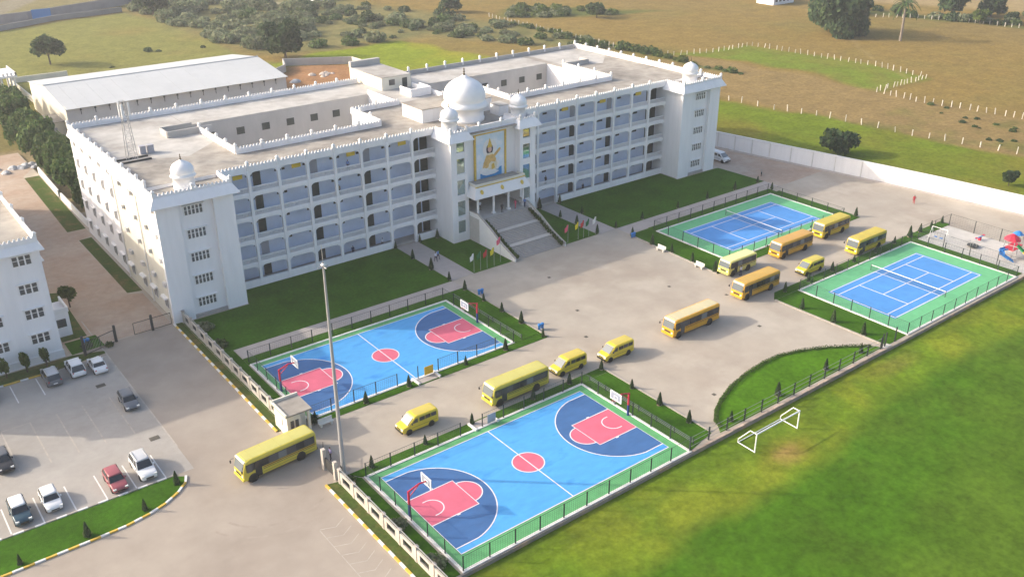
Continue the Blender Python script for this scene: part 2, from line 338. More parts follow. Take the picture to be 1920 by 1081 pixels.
# brown fallow strip, green plot with posts, pale plot beyond
lay(inpoly([(146, 104), (160, 140), (178, 140), (186, 100), (185, 75), (184, 60), (188, 34), (196, -60), (165, -60), (156, 24), (150, 66)])*0.8, (0.30, 0.215, 0.125))
lay(inpoly([(146, 60), (186, 60), (196, -60), (165, -60), (156, 24)])*np.clip((n3-0.5)*5, 0, 1)*0.6, (0.15, 0.165, 0.05))
G2 = [(176, 146), (190, 140), (208, 140), (212, 110), (213, 94), (209, 75), (185, 75), (190, 100), (186, 122)]
lay(inpoly(G2), (0.175, 0.235, 0.035)); lay(inpoly(G2)*np.clip((n3-0.45)*5, 0, 1)*0.7, (0.215, 0.215, 0.05))
lay(np.clip(1-np.abs(WX-171)/2.5, 0, 1)*(GY > 118)*(GY < 235), (0.12, 0.145, 0.05))
lay(np.clip(1-np.abs((WX-188)*0.75-(WY-60)*0.66)/1.2, 0, 1)*(GX > 200)*(GX < 290)*0.5, (0.34, 0.26, 0.15))
# hedge strip and road on the skyline
lay(inpoly([(175, 240), (200, 262), (225, 225), (240, 208), (215, 216), (190, 228)], 3), (0.13, 0.155, 0.055))
lay(inpoly([(300, 220), (360, 100), (420, 100), (380, 300)], 4)*0.8, (0.40, 0.31, 0.22))
lay(inpoly([(296, 160), (314, 96), (322, 96), (306, 165)], 3), (0.14, 0.155, 0.06))
# plots and lane behind the compound walls, far left
lay(inpoly([(-300, 352), (20, 350), (75, 370), (110, 430), (-300, 430)], 3)*0.9, (0.24, 0.215, 0.13))
lay(inpoly([(-40, 352), (-25, 349), (22, 375), (60, 430), (42, 430), (8, 385)], 1.5), (0.28, 0.25, 0.235))
# sports field south of the courts
FLD = [(-17, -9), (300, -9), (300, -400), (-17, -400)]
fw = ((GX > -17) & (GY < -8.5) & (GX < 330)).astype(float)
edge = np.clip((-WY-17.6)/1.6, 0, 1)                       # 0 on the rough margin, 1 on the mown pitch
lay(fw, (0.112, 0.180, 0.012))
lay(fw*np.clip((n3-0.42)*5, 0, 1)*0.75, (0.170, 0.195, 0.018))
lay(fw*np.clip((n2-0.55)*6, 0, 1)*0.7, (0.085, 0.145, 0.014))
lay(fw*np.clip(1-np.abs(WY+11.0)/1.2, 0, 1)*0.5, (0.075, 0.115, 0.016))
lay(fw*edge, (0.052, 0.122, 0.007))
lay(fw*edge*np.clip((n2-0.47)*5, 0, 1)*0.75, (0.078, 0.132, 0.013))
lay(fw*edge*np.clip((n1-0.5)*5, 0, 1)*0.6, (0.060, 0.135, 0.012))
lay(fw*edge*np.clip((n4-0.52)*6, 0, 1)*0.5, (0.050, 0.088, 0.009))
lay(fw*(1-edge)*np.clip((n4-0.5)*6, 0, 1)*0.6, (0.085, 0.15, 0.012))
lay(fw*np.clip(1-np.abs(WY+17.8)/0.8, 0, 1)*np.clip((n3-0.3)*3, 0, 1)*0.8, (0.042, 0.090, 0.010))
lay(fw*np.clip(1-np.hypot((GX-25)/5.5, (GY+16)/2.4), 0, 1)*0.9, (0.22, 0.165, 0.03))
lay(fw*np.clip(1-np.hypot((GX-24.5)/2.6, (GY+16.2)/1.3), 0, 1)**0.6*0.85, (0.30, 0.20, 0.07))
lay(fw*np.clip(1-np.hypot((GX-52)/7, (GY+12.5)/1.8), 0, 1)*0.6, (0.22, 0.165, 0.045))
TINT[..., :3] *= np.where(fw[..., None] > 0, np.array([1.0, 1.0, 1.0]), np.array([0.745, 0.735, 0.54]))
gv = np.stack([GX, GY, np.full(GX.shape, -0.42)+(n3-0.5)*0.12*((GX > 122) | (GY > 112) | (GY < -12))], -1).reshape(-1, 3)
ny, nx = GX.shape
ii = np.arange(ny*nx).reshape(ny, nx)
gf = np.stack([ii[:-1, :-1], ii[:-1, 1:], ii[1:, 1:], ii[1:, :-1]], -1).reshape(-1, 4)
me = bpy.data.meshes.new('ground'); me.vertices.add(len(gv)); me.vertices.foreach_set('co', gv.ravel())
me.loops.add(gf.size); me.loops.foreach_set('vertex_index', gf.ravel()); me.polygons.add(len(gf)); me.polygons.foreach_set('loop_start', np.arange(0, gf.size, 4))
me.update(calc_edges=True); at = me.color_attributes.new('tint', 'FLOAT_COLOR', 'POINT'); at.data.foreach_set('color', TINT.astype(np.float32).ravel())
me.materials.append(MATS['terrain']); tag(link('ground', me), None, kind='structure')

# ---------------------------------------------------------------- paved campus
WALL_LINE = [(104.0, 92), (106.2, 77), (108.1, 66.6), (110.6, 54.2), (113.6, 39.8), (115.8, 28.7), (117.4, 19.7), (119.6, 3.2), (122.5, -22)]
yard = [(-90, -60), (-16.0, -60), (-16.0, -9.8), (121, -9.8)]+[(x-0.2, y) for x, y in WALL_LINE[::-1][1:]]+[(104, 112), (-18, 112), (-18, 160), (-90, 160)]
struct('campus_pavement', MB().prism(yard, -0.9, 0.0), 'concrete')
struct('parking_area', MB().sheet([(-90, 22.2), (-29.6, 21.8), (-29.6, 53.6), (-90, 53.6)], 0.004), 'parking_concrete')
struct('entrance_road', MB().sheet([(-90, -60), (-19.6, -60), (-19.6, 9.9), (-16, 11), (-16, 20), (-19.3, 22.5), (-19.3, 57), (-33, 57), (-29.6, 53.5), (-29.6, 22), (-90, 22.2)], 0.003), 'road_concrete')
struct('dirt_road', MB().sheet([(-33.5, 57.2), (-19.6, 57.2), (-19.6, 70), (-21.4, 71), (-21.6, 98), (-19, 99), (-18.9, 103), (-22, 103), (-21, 141), (-18.2, 146), (-18.2, 160), (-34, 160)], 0.005), 'dirt')
struct('dirt_apron', MB().sheet([(96.6, 61.5), (97.2, 44.5), (93, 42), (99, 41), (113, 41.5), (108.2, 65), (104.5, 90), (96, 90)], 0.004), 'dirt')
def grass(pts, name='lawn', m='lawn', z=0.05): return struct(name, MB().prism(pts, -0.05, z), m)
def rectp(x0, x1, y0, y1): return [(x0, y0), (x1, y0), (x1, y1), (x0, y1)]
grass([(-18.2, 44.4), (20.2, 44.4), (20.2, 61.2), (-8.2, 61.2), (-8.2, 56.3), (-18.2, 56.3)])
grass([(24.6, 44.6), (32.3, 44.6), (32.3, 56.5), (28.9, 56.5), (28.9, 61.2), (24.6, 61.2)])
grass([(43.6, 44.6), (51.2, 44.6), (51.2, 61.2), (47.0, 61.2), (47.0, 56.5), (43.6, 56.5)])
grass([(55.6, 44.6), (97.0, 44.8), (96.3, 56.3), (84.0, 56.3), (84.0, 61.2), (55.6, 61.2)])
grass([(-18.2, 23.0), (-15.75, 23.0), (-15.75, 44.3), (-18.2, 44.3)])
grass([(-15.7, 39.3), (20.2, 39.3), (20.2, 41.2), (-15.7, 41.2)])
grass([(15.65, 22.5), (20.2, 22.5), (20.2, 39.2), (15.65, 39.2)])
grass([(-14.5, 21.2), (20.2, 21.0), (20.2, 22.4), (-14.5, 22.4)])
grass([(-18.2, -9.7), (-15.9, -9.7), (-15.9, 8.9), (-17.0, 10.3), (-18.2, 9.6)])
grass([(-15.8, 9.0), (20.3, 9.0), (20.3, 10.3), (-16.8, 10.3)])
grass([(15.9, -9.5), (20.3, -8.6), (20.3, 8.9), (15.9, 8.9)])
grass([(55.0, 20.5), (60.2, 20.6), (60.2, 41.0), (55.6, 41.0)])
grass([(60.3, 20.6), (94.5, 21.0), (94.5, 22.6), (60.3, 22.6)])
grass([(60.3, 39.4), (94.0, 39.4), (94.0, 41.2), (60.3, 41.2)])
grass([(92.2, 22.7), (94.8, 22.7), (94.8, 39.3), (92.2, 39.3)])
grass([(55.0, -9.3), (59.9, -9.3), (59.9, 8.9), (54.6, 8.9)])
grass([(54.4, 9.0), (104.2, 9.0), (104.2, 10.9), (56.5, 10.6)])
grass([(91.3, -9.2), (93.2, -9.2), (93.2, 8.9), (91.3, 8.9)])
HEDGE = [(22.0, -8.2), (22.6, -7.0), (24.2, -5.7), (26.6, -4.4), (30, -3.1), (34.2, -2.2), (38, -1.8), (41.4, -1.9), (44.8, -2.9), (48, -4.4), (50.8, -6.2), (53.3, -8.0)]
grass([(21.2, -9.2)]+HEDGE+[(54.0, -9.2)], m='bright_lawn')
ISL = [(-46.1, 16.5), (-41, 16.55), (-38.5, 16.7), (-36.0, 17.1), (-34.2, 17.75), (-32.6, 18.75), (-31.4, 19.9), (-31.0, 20.9), (-31.9, 21.55)]
grass([(-70, 16.5)]+ISL+[(-70, 22.1)], z=0.1)
grass([(-70, 53.7), (-36.5, 53.5), (-29.6, 54.3), (-29.6, 55.0), (-33.4, 56.3), (-70, 56.3)], m='scruffy_lawn')
grass([(-22.0, 103.2), (-18.9, 103.2), (-18.2, 140), (-21.0, 140)], m='scruffy_lawn', z=0.03)
grass([(-21.4, 71.5), (-19.3, 71.0), (-19.3, 98.2), (-21.4, 98.0)], m='scruffy_lawn', z=0.03)
grass([(-33.4, 61), (-30.2, 61), (-29.8, 78), (-33.4, 80)], m='scruffy_lawn', z=0.03)
grass([(-33.3, 56.5), (-29.0, 56.6), (-29.2, 60.5), (-33.3, 60.5)], m='lawn', z=0.03)
grass([(-19.3, 22.6), (-18.3, 22.6), (-18.3, 56.6), (-19.3, 56.6)], name='planting_strip', m='scruffy_lawn', z=0.09)
grass([(-19.45, -60), (-18.3, -60), (-18.3, 9.8), (-19.45, 10.1)], name='planting_strip', m='scruffy_lawn', z=0.09)
def path(pts, name='footpath'): return struct(name, MB().prism(pts, -0.05, 0.04), 'path_concrete')
path(rectp(-15.6, 20.2, 41.3, 44.3)); path(rectp(55.7, 97.0, 41.3, 44.5)); path(rectp(20.3, 24.5, 44.5, 61.2)); path(rectp(51.3, 55.5, 44.5, 61.2))
struct('playground_floor', MB().sheet(rectp(93.3, 103.4, -9.6, 8.9), 0.006), 'play_floor')
# retaining edge along the sports field
re_ = struct('retaining_wall', MB().box(-16.1, 121, -9.97, -9.81, -0.9, 0.02), 'retaining')
for i in range(36):
    x0 = 15.9+i*1.1
    if x0 > 53.5: break
    obj('coping_stone', MB().box(x0, x0+1.05, -9.92+rnd.uniform(-.03, .03), -9.66, 0.021, 0.1+rnd.uniform(-.02, .03)), 'coping', re_)

# painted parking bays
pk = MB()
for x in (-57.1, -54.05, -50.95, -47.9, -44.85, -41.76, -38.7, -35.7, -32.6): pk.box(x-0.07, x+0.07, 22.1, 27.2, 0.006, 0.010)
for x in (-54, -50.95, -47.9, -44.8, -41.75, -38.7): pk.box(x-0.07, x+0.07, 48.0, 52.9, 0.006, 0.010)
tag(obj('parking_bay_lines', pk, 'kerb_white'), 'white painted lines marking the parking bays', kind='structure')
pk = MB()
for x in (-44.85, -41.7, -38.73, -35.78, -32.57): pk.box(x-0.08, x+0.08, 32.6, 42.6, 0.006, 0.009)
pk.box(-52, -41.78, 42.45, 42.6, 0.006, 0.009); pk.box(-29.67, -29.5, 27, 66, 0.010, 0.013)
for k in range(9):
    y = 3.5-k*1.55; pk.strip([(-23.4, y+0.6), (-21.9, y), (-20.6, y+0.8)], 0.09, 0.007)
pk.box(-23.5, -23.42, -14, 4, 0.006, 0.009)
tag(obj('faded_lines', pk, 'faded_line'), 'faded pale lane and bay lines', kind='structure')

tm = MB()
for r_, a0, a1 in ((5.2, 200, 380),): tm.strip([(-24.5+r_*1.15*math.cos(R(q)), 12.5+r_*math.sin(R(q))) for q in range(a0, a1, 6)], 0.3, 0.004); tm.strip([(-24.5+(r_+1.5)*1.15*math.cos(R(q)), 12.5+(r_+1.5)*math.sin(R(q))) for q in range(a0, a1, 6)], 0.26, 0.0045)
tag(obj('tyre_marks', tm, 'tyre_mark'), 'faint curved tyre marks where the buses turn', kind='structure')
# painted kerbs: single blocks, yellow and white by turns
KB = {c: MB().box(-0.49, 0.49, -0.12, 0.12, 0, 0.16).mesh('kerb_block', c) for c in ('kerb_yellow', 'kerb_white', 'kerb_grey')}
def kerb(name, label, pts, cols=('kerb_yellow', 'kerb_white'), cat='kerb', step=1.0):
    t = thing(name, label, cat, (pts[0][0], pts[0][1], 0)); k = 0
    for (x0, y0), (x1, y1) in zip(pts, pts[1:]):
        L = math.hypot(x1-x0, y1-y0); n = max(1, round(L/step)); a = math.atan2(y1-y0, x1-x0)
        for i in range(n):
            q = (i+0.5)/n; o = wlink('kerb_block', KB[cols[k % len(cols)]], t, (x0+(x1-x0)*q, y0+(y1-y0)*q, 0), a); o.scale = (L/n, 1, 1); k += 1
    return t
kerb('painted_kerb', 'yellow and white kerb along the road beside the shaded basketball court wall', [(-19.4, 22.7), (-19.4, 56.8)])
kerb('painted_kerb', 'yellow and white kerb along the entrance road below the near basketball court', [(-19.6, 10.1), (-19.55, -26)])
kerb('painted_kerb', 'yellow and white kerb round the outer edge of the green parking island', [(-60, 16.3), (-46.1, 16.35), (-41, 16.4), (-38.5, 16.5), (-36, 16.95), (-34.15, 17.6), (-32.5, 18.6), (-31.25, 19.8), (-30.8, 20.9)])
kerb('painted_kerb', 'pale kerb between the parked cars and the green parking island', [(-60, 22.2), (-31.6, 21.75)], ('kerb_white', 'kerb_grey'))
kerb('painted_kerb', 'yellow kerb in front of the smaller white block behind the parking', [(-60, 53.55), (-36.5, 53.35)], ('kerb_yellow', 'kerb_yellow', 'kerb_white'))
for lab, pts in (('grey kerb between the plaza and the far basketball court lawn', [(20.35, 21.0), (20.35, 41.2)]), ('grey kerb between the plaza and the near basketball court lawn', [(20.45, -8.4), (20.45, 10.3)]),
                 ('grey kerb between the plaza and the far tennis court lawn', [(54.9, 20.6), (55.4, 41)]), ('grey kerb between the plaza and the near tennis court lawn', [(54.85, -9.0), (54.45, 8.9)])):
    kerb('stone_kerb', lab, pts, ('kerb_grey',), step=1.6)

# ---------------------------------------------------------------- sport courts
def arc(cx, cy, r, a0, a1, n=28): return [(cx+r*math.cos(R(a0+(a1-a0)*i/n)), cy+r*math.sin(R(a0+(a1-a0)*i/n))) for i in range(n+1)]
def kerb_ring(x0, x1, y0, y1, w=0.32, h=0.13):
    return MB().box(x0, x1, y0, y0+w, 0, h).box(x0, x1, y1-w, y1, 0, h).box(x0, x0+w, y0+w, y1-w, 0, h).box(x1-w, x1, y0+w, y1-w, 0, h)
def basketball(label, cx, cy, kx0, kx1, ky0, ky1):
    t = thing('basketball_court', label, 'court', (cx, cy, 0)); HX, HY = 14.3, 7.56
    wobj('edge_kerb', kerb_ring(kx0, kx1, ky0, ky1), 'kerb_white', t)
    wobj('run_off', MB().rect(kx0+.3, kx1-.3, ky0+.3, ky1-.3, 0.055), 'court_green', t)
    wobj('playing_surface', MB().rect(cx-HX, cx+HX, cy-HY, cy+HY, 0.059), 'court_blue', t)
    ln = MB(); z = 0.075
    for s in (-1, 1):
        bx = cx+s*(HX-1.575); rr = 6.75; yy = HY-0.9; dx = math.sqrt(rr*rr-yy*yy); a = math.degrees(math.asin(yy/rr))
        pts = [(cx+s*HX, cy-yy)]+([(bx-s*rr*math.cos(R(q)), cy+rr*math.sin(R(q))) for q in np.linspace(-a, a, 40)])+[(cx+s*HX, cy+yy)]
        wobj('three_point_zone', MB().sheet(pts, 0.063), 'court_navy', t); ln.strip(pts, 0.13, z)
        fx = cx+s*(HX-5.8)
        key = [(cx+s*HX, cy-2.45), (fx, cy-2.45), (fx, cy+2.45), (cx+s*HX, cy+2.45)]
        wobj('key', MB().rect(min(fx, cx+s*HX), max(fx, cx+s*HX), cy-2.45, cy+2.45, 0.067), 'court_pink', t); ln.strip(key, 0.13, z+.004)
        sc = [(fx-s*1.8*math.cos(R(q)), cy+1.8*math.sin(R(q))) for q in np.linspace(-90, 90, 24)]
        wobj('free_throw_half_circle', MB().sheet(sc, 0.067), 'court_pink', t); ln.strip(sc, 0.13, z+.002)
        ln.strip([(bx+s*0.35, cy-1.25)]+[(bx-s*1.25*math.cos(R(q)), cy+1.25*math.sin(R(q))) for q in np.linspace(-90, 90, 20)]+[(bx+s*0.35, cy+1.25)], 0.13, z)
        for yk in (-2.55, 2.55): ln.box(cx+s*(HX-3.2)-.2, cx+s*(HX-3.2)+.2, cy+yk-.1, cy+yk+.1, z-.004, z+.001)
    wobj('centre_circle', MB().sheet(arc(cx, cy, 1.8, 0, 360, 40)[:-1], 0.063), 'court_pink', t)
    ln.strip(arc(cx, cy, 1.8, 0, 360, 40)[:-1], 0.13, z, closed=True)
    ln.strip([(cx, cy-HY), (cx, cy+HY)], 0.13, z+.003)
    ln.strip([(cx-HX, cy-HY), (cx+HX, cy-HY), (cx+HX, cy+HY), (cx-HX, cy+HY)], 0.13, z+.006, closed=True)
    wobj('court_lines', ln, 'line_white', t); return t
basketball('blue and pink basketball court nearest the camera, beside the sports field', 0, 0, -15.65, 15.75, -9.78, 8.85)
basketball('blue and pink basketball court between the school lawn and the bus lane', -0.18, 30.4, -15.55, 15.6, 22.45, 39.25)
def tennis(label, cx, cy, kx0, kx1, ky0, ky1):
    t = thing('tennis_court', label, 'court', (cx, cy, 0)); HX, HY = 11.885, 5.485
    wobj('edge_kerb', kerb_ring(kx0, kx1, ky0, ky1), 'kerb_white', t)
    wobj('run_off', MB().rect(kx0+.3, kx1-.3, ky0+.3, ky1-.3, 0.055), 'tennis_green', t)
    wobj('playing_surface', MB().rect(cx-HX-.35, cx+HX+.35, cy-HY-.15, cy+HY+.15, 0.059), 'tennis_blue', t)
    ln = MB(); z = 0.064; b = lambda x0, x1, y0, y1, q=0: ln.box(cx+x0, cx+x1, cy+y0, cy+y1, z-.004, z+q)
    l = 0.07
    for s in (-1, 1):
        b(-HX, HX, s*HY-l, s*HY+l); b(-HX, HX, s*4.115-l, s*4.115+l, .003); b(s*HX-l, s*HX+l, -HY, HY, .006); b(s*6.4-l, s*6.4+l, -4.115, 4.115, .009)
    b(-6.4, 6.4, -l, l, .012); b(-.05, .05, -HY, HY, .015)
    wobj('court_lines', ln, 'line_white', t)
    n = thing('tennis_net', 'white topped tennis net across the '+('tennis court beside the sports field' if cy < 10 else 'tennis court below the shaded school lawn'), 'net', (cx, cy, 0))
    for s in (-1, 1): wobj('net_post', MB().cyl((cx, cy+s*6.3, 0.05), (cx, cy+s*6.3, 1.12), 0.05), 'metal_dark', n)
    wobj('headband', MB().box(cx-.03, cx+.03, cy-6.25, cy+6.25, 0.93, 1.02), 'net_white', n)
    nm = MB()
    for i in range(63): nm.box(cx-.006, cx+.006, cy-6.2+i*.2-.006, cy-6.2+i*.2+.006, 0.1, 0.93)
    for k in range(5): nm.box(cx-.005, cx+.005, cy-6.2, cy+6.2, 0.1+k*.18, 0.112+k*.18)
    wobj('netting', nm, 'fence_wire', n)
tennis('blue and green tennis court beside the sports field and the playground', 75.3, 0, 60.0, 91.2, -9.45, 8.9)
tennis('blue and green tennis court below the shaded lawn of the right school wing', 76.1, 30.6, 60.3, 92.1, 22.7, 39.25)

# ---------------------------------------------------------------- fences round the courts
def fence(label, pts, step=3.1, h=1.9, name='mesh_fence', rails=False, gap=None):
    t = thing(name, label, 'fence', (pts[0][0], pts[0][1], 0))
    pw0 = .07 if rails and h > 1 else .045; post = MB().box(-pw0, pw0, -pw0, pw0, 0, h).mesh('post', 'fence_black'); pan = {}
    for (x0, y0), (x1, y1) in zip(pts, pts[1:]):
        L = math.hypot(x1-x0, y1-y0); n = max(1, round(L/step)); a = math.atan2(y1-y0, x1-x0); w_ = L/n
        key = round(w_, 2)
        if key not in pan:
            m = MB()
            if rails:
                for z in np.linspace(.35, h-.15, 3): m.box(0, w_, -.02, .02, z-.02, z+.02)
            else:
                for z in np.linspace(.14, h-.06, 8): m.box(0, w_, -.004, .004, z-.005, z+.005)
                for q in np.linspace(0.1, w_-0.1, 11): m.box(q-.005, q+.005, -.004, .004, .1, h-.05)
                m.box(0, w_, -.015, .015, h-.07, h-.03)
            pan[key] = m.mesh('mesh_panel' if not rails else 'rail_panel', 'fence_wire' if not rails else 'steel_rail')
        for i in range(n+1):
            q = i/n
            if i or (x0, y0) == pts[0]: wlink('post', post, t, (x0+(x1-x0)*q, y0+(y1-y0)*q, 0))
            if i < n and not (gap and gap[0] <= (x0+(x1-x0)*(i+.5)/n) <= gap[1] and abs(y1-y0) < .5 and abs(y0-gap[2]) < .5):
                wlink('mesh_panel' if not rails else 'rail_panel', pan[key], t, (x0+(x1-x0)*q, y0+(y1-y0)*q, 0), a)
    return t
fence('dark mesh fence round the basketball court nearest the camera', [(-15.5, -9.6), (15.6, -9.6), (15.6, 8.7), (-15.5, 8.7), (-15.5, -9.6)], gap=(-1.6, 1.6, 8.7))
fence('dark mesh fence round the basketball court below the shaded school lawn', [(-15.4, 22.6), (15.45, 22.6), (15.45, 39.9), (-15.4, 39.9), (-15.4, 22.6)], gap=(-1.6, 1.6, 22.6))
fence('dark mesh fence round the tennis court beside the sports field', [(60.15, -9.3), (91.05, -9.3), (91.05, 8.75), (60.15, 8.75), (60.15, -9.3)])
fence('dark mesh fence round the tennis court below the shaded lawn', [(60.45, 22.85), (91.95, 22.85), (91.95, 39.9), (60.45, 39.9), (60.45, 22.85)])
fence('black post fence with metal rails between the curved lawn and the sports field', [(15.9, -9.3), (53.6, -9.3)], rails=True, h=1.75, name='rail_fence')
fence('metal rail fence on the lawn strip right of the near basketball court', [(16.9, -8.9), (16.9, 8.6)], rails=True, h=0.9, name='rail_fence')
fence('metal rail fence on the lawn strip right of the shaded basketball court', [(16.9, 22.6), (16.9, 39.2)], rails=True, h=0.9, name='rail_fence')
fence('tall mesh fence round the playground by the white wall', [(93.3, -9.6), (93.3, 8.8), (103.4, 8.8), (103.4, -9.6)], step=4.2, h=2.3)
gp = thing('field_gate', 'pair of dark gate posts at the corner of the field by the tennis court', 'gate', (54.4, -9.3, 0))
for x in (53.9, 54.6, 57.0): wobj('post', MB().box(x-.07, x+.07, -9.37, -9.23, 0, 2.2), 'fence_black', gp)
wobj('threshold', MB().box(54.0, 55.6, -9.7, -9.0, 0, 0.06), 'step_light', gp)
# small gated openings with a ramp on the bus lane side
for lab, x, y in (('white ramp with yellow gate into the shaded basketball court', 0.9, 22.1), ('white ramp gate into the near basketball court', 0.6, 9.3)):
    t = thing('court_gate', lab, 'gate', (x, y, 0))
    wobj('ramp_cheek', MB().box(x-1.7, x-1.45, y-.9, y+.8, 0, .3), 'kerb_white', t); wobj('ramp_cheek', MB().box(x+1.45, x+1.7, y-.9, y+.8, 0, .3), 'kerb_white', t)
    wobj('ramp', MB().box(x-1.45, x+1.45, y-.8, y+.8, 0, .062), 'path_concrete', t)
    if y > 20: wobj('gate_leaf', MB().box(x+.05, x+1.4, y+.42, y+.46, .2, 1.4), 'yellow_plastic', t)
    else: wobj('gate_leaf', MB().box(x+.2, x+1.4, y-.62, y-.58, .2, 1.4), 'shutter_grey', t)

# ---------------------------------------------------------------- the school
FH = 3.72                                   # storey height
RZ = 18.45                                  # roof level
S = thing('school_building', 'long white five storey school with domes, arcaded verandas and corner towers', 'building', (37.9, 61.4, 0))
YF = 61.4
# massing
wl = MB()
wl.box(-18.8, -8.4, 57.2, 101, 0, RZ)                # left block
wl.box(-8.4, -1.9, 64.1, 101, 0, RZ-.02)
wl.box(-1.9, 24.2, 64.1, 70.4, 0, RZ-.02)            # left wing
wl.box(84.4, 94.7, 57.2, 101, 0, RZ)                 # right block
wl.box(78.2, 84.4, 64.1, 101, 0, RZ-.02)
wl.box(52.0, 78.2, 64.1, 71.0, 0, RZ-.02)            # right wing
wl.box(24.2, 52.0, 64.1, 81.0, 0, RZ-.04)            # centre block
wl.box(33.5, 43.5, 81.0, 91.4, 0, RZ-.06)            # link
wobj('wall', wl, 'white_wall', S)
wobj('back_block', MB().box(-1.9, 78.2, 91.4, 101, 0, RZ-.03), 'grey_wall', S)
wobj('side_wall_panel', MB().box(-18.95, -18.8, 58.6, 77.6, 0, 17.3), 'cream_wall', S)
rf = MB()
rf.box(-18.6, -8.4, 57.4, 101, RZ, RZ+.06).box(-8.4, -1.9, 61.7, 101, RZ-.02, RZ+.06)
wobj('roof_slab', rf, 'roof_terrace', S)
wobj('roof_slab', MB().box(-1.9, 24.2, 61.7, 70.4, RZ-.02, RZ+.055), 'roof_terrace', S)
wobj('roof_slab', MB().box(24.2, 52.0, 61.7, 81.0, RZ-.04, RZ+.05), 'roof_terrace', S)
wobj('roof_slab', MB().box(52.0, 78.2, 61.7, 71.0, RZ-.02, RZ+.055), 'roof_terrace', S)
wobj('roof_slab', MB().box(84.4, 94.5, 57.4, 101, RZ, RZ+.06).box(78.2, 84.4, 61.7, 101, RZ-.02, RZ+.06), 'roof_terrace', S)
wobj('roof_slab', MB().box(-1.9, 78.2, 91.4, 101, RZ-.02, RZ+.058), 'roof_pale', S)
wobj('roof_slab', MB().box(33.5, 43.5, 81.0, 91.4, RZ-.06, RZ+.045), 'roof_pale', S)
wobj('roof_patch', MB().sheet([(-18.4, 78), (-8, 74), (-2.1, 79), (-2.1, 85), (-2.0, 100.6), (-18.4, 100.6)], RZ+.066), 'roof_pale', S)
wobj('roof_patch', MB().sheet([(80, 88), (88, 84), (94.3, 90), (94.3, 100.6), (80, 100.6)], RZ+.066), 'roof_pale', S)
# arcade
XL = [-8.4, -3.85, 0.9, 5.65, 10.3, 15.0, 19.75, 24.45, 29.1]; XR = [46.7, 51.25, 55.9, 60.6, 65.35, 70.1, 74.85, 79.6, 84.4]
def bal_mesh(w_):
    m = MB().box(0, w_, -.11, .11, .80, .92).box(0, w_, -.10, .10, 0, .13)
    n = int(w_/0.24)
    for i in range(n):
        x = (i+.5)*w_/n; m.box(x-.04, x+.04, -.04, .04, .13, .80)
    return m.mesh('balustrade', 'white_wall')
BAL = {}
POSTM = MB().box(-.18, .18, -.18, .18, 0, 1.2).box(-.24, .24, -.24, .24, 1.2, 1.28).add([(-.17, -.17, 1.28), (.17, -.17, 1.28), (.17, .17, 1.28), (-.17, .17, 1.28), (0, 0, 1.55)], [(0, 1, 4), (1, 2, 4), (2, 3, 4), (3, 0, 4)]).mesh('parapet_post', 'white_plain')
colm = MB().box(-.21, .21, -.12, .36, 0, RZ-.1).mesh('column', 'white_wall')
merl = MB()
def merlons(x0, y0, x1, y1, z, st=0.55):
    L = math.hypot(x1-x0, y1-y0); n = max(1, int(L/st)); ux, uy = (x1-x0)/L, (y1-y0)/L
    for i in range(n):
        q = (i+.5)/n*L; cx, cy = x0+ux*q, y0+uy*q; a, b = .16, .09
        P = [(-a, -b), (a, -b), (a, b), (-a, b)]; pts = [(cx+ux*p-uy*r_, cy+uy*p+ux*r_) for p, r_ in P]
        merl.add([(*p, z) for p in pts]+[(*p, z+.18) for p in pts]+[(cx, cy, z+.36)], [(0, 1, 5, 4), (1, 2, 6, 5), (2, 3, 7, 6), (3, 0, 4, 7), (4, 5, 8), (5, 6, 8), (6, 7, 8), (7, 4, 8)])
def parapet(x0, y0, x1, y1, h=0.85, t=.22, z=RZ, posts=0, name='parapet', m='white_wall', crest=True, ends=False):
    L = math.hypot(x1-x0, y1-y0); ux, uy = (x1-x0)/L, (y1-y0)/L; nx_, ny_ = -uy*t/2, ux*t/2
    wobj(name, MB().prism([(x0+nx_, y0+ny_), (x1+nx_, y1+ny_), (x1-nx_, y1-ny_), (x0-nx_, y0-ny_)], z, z+h), m, S)
    if crest: merlons(x0, y0, x1, y1, z+h)
    if posts:
        n = max(1, round(L/posts))
        for i in range(n+1):
            if not ends and i in (0, n): continue
            wlink('parapet_post', POSTM, S, (x0+(x1-x0)*i/n, y0+(y1-y0)*i/n, z+h-.6))
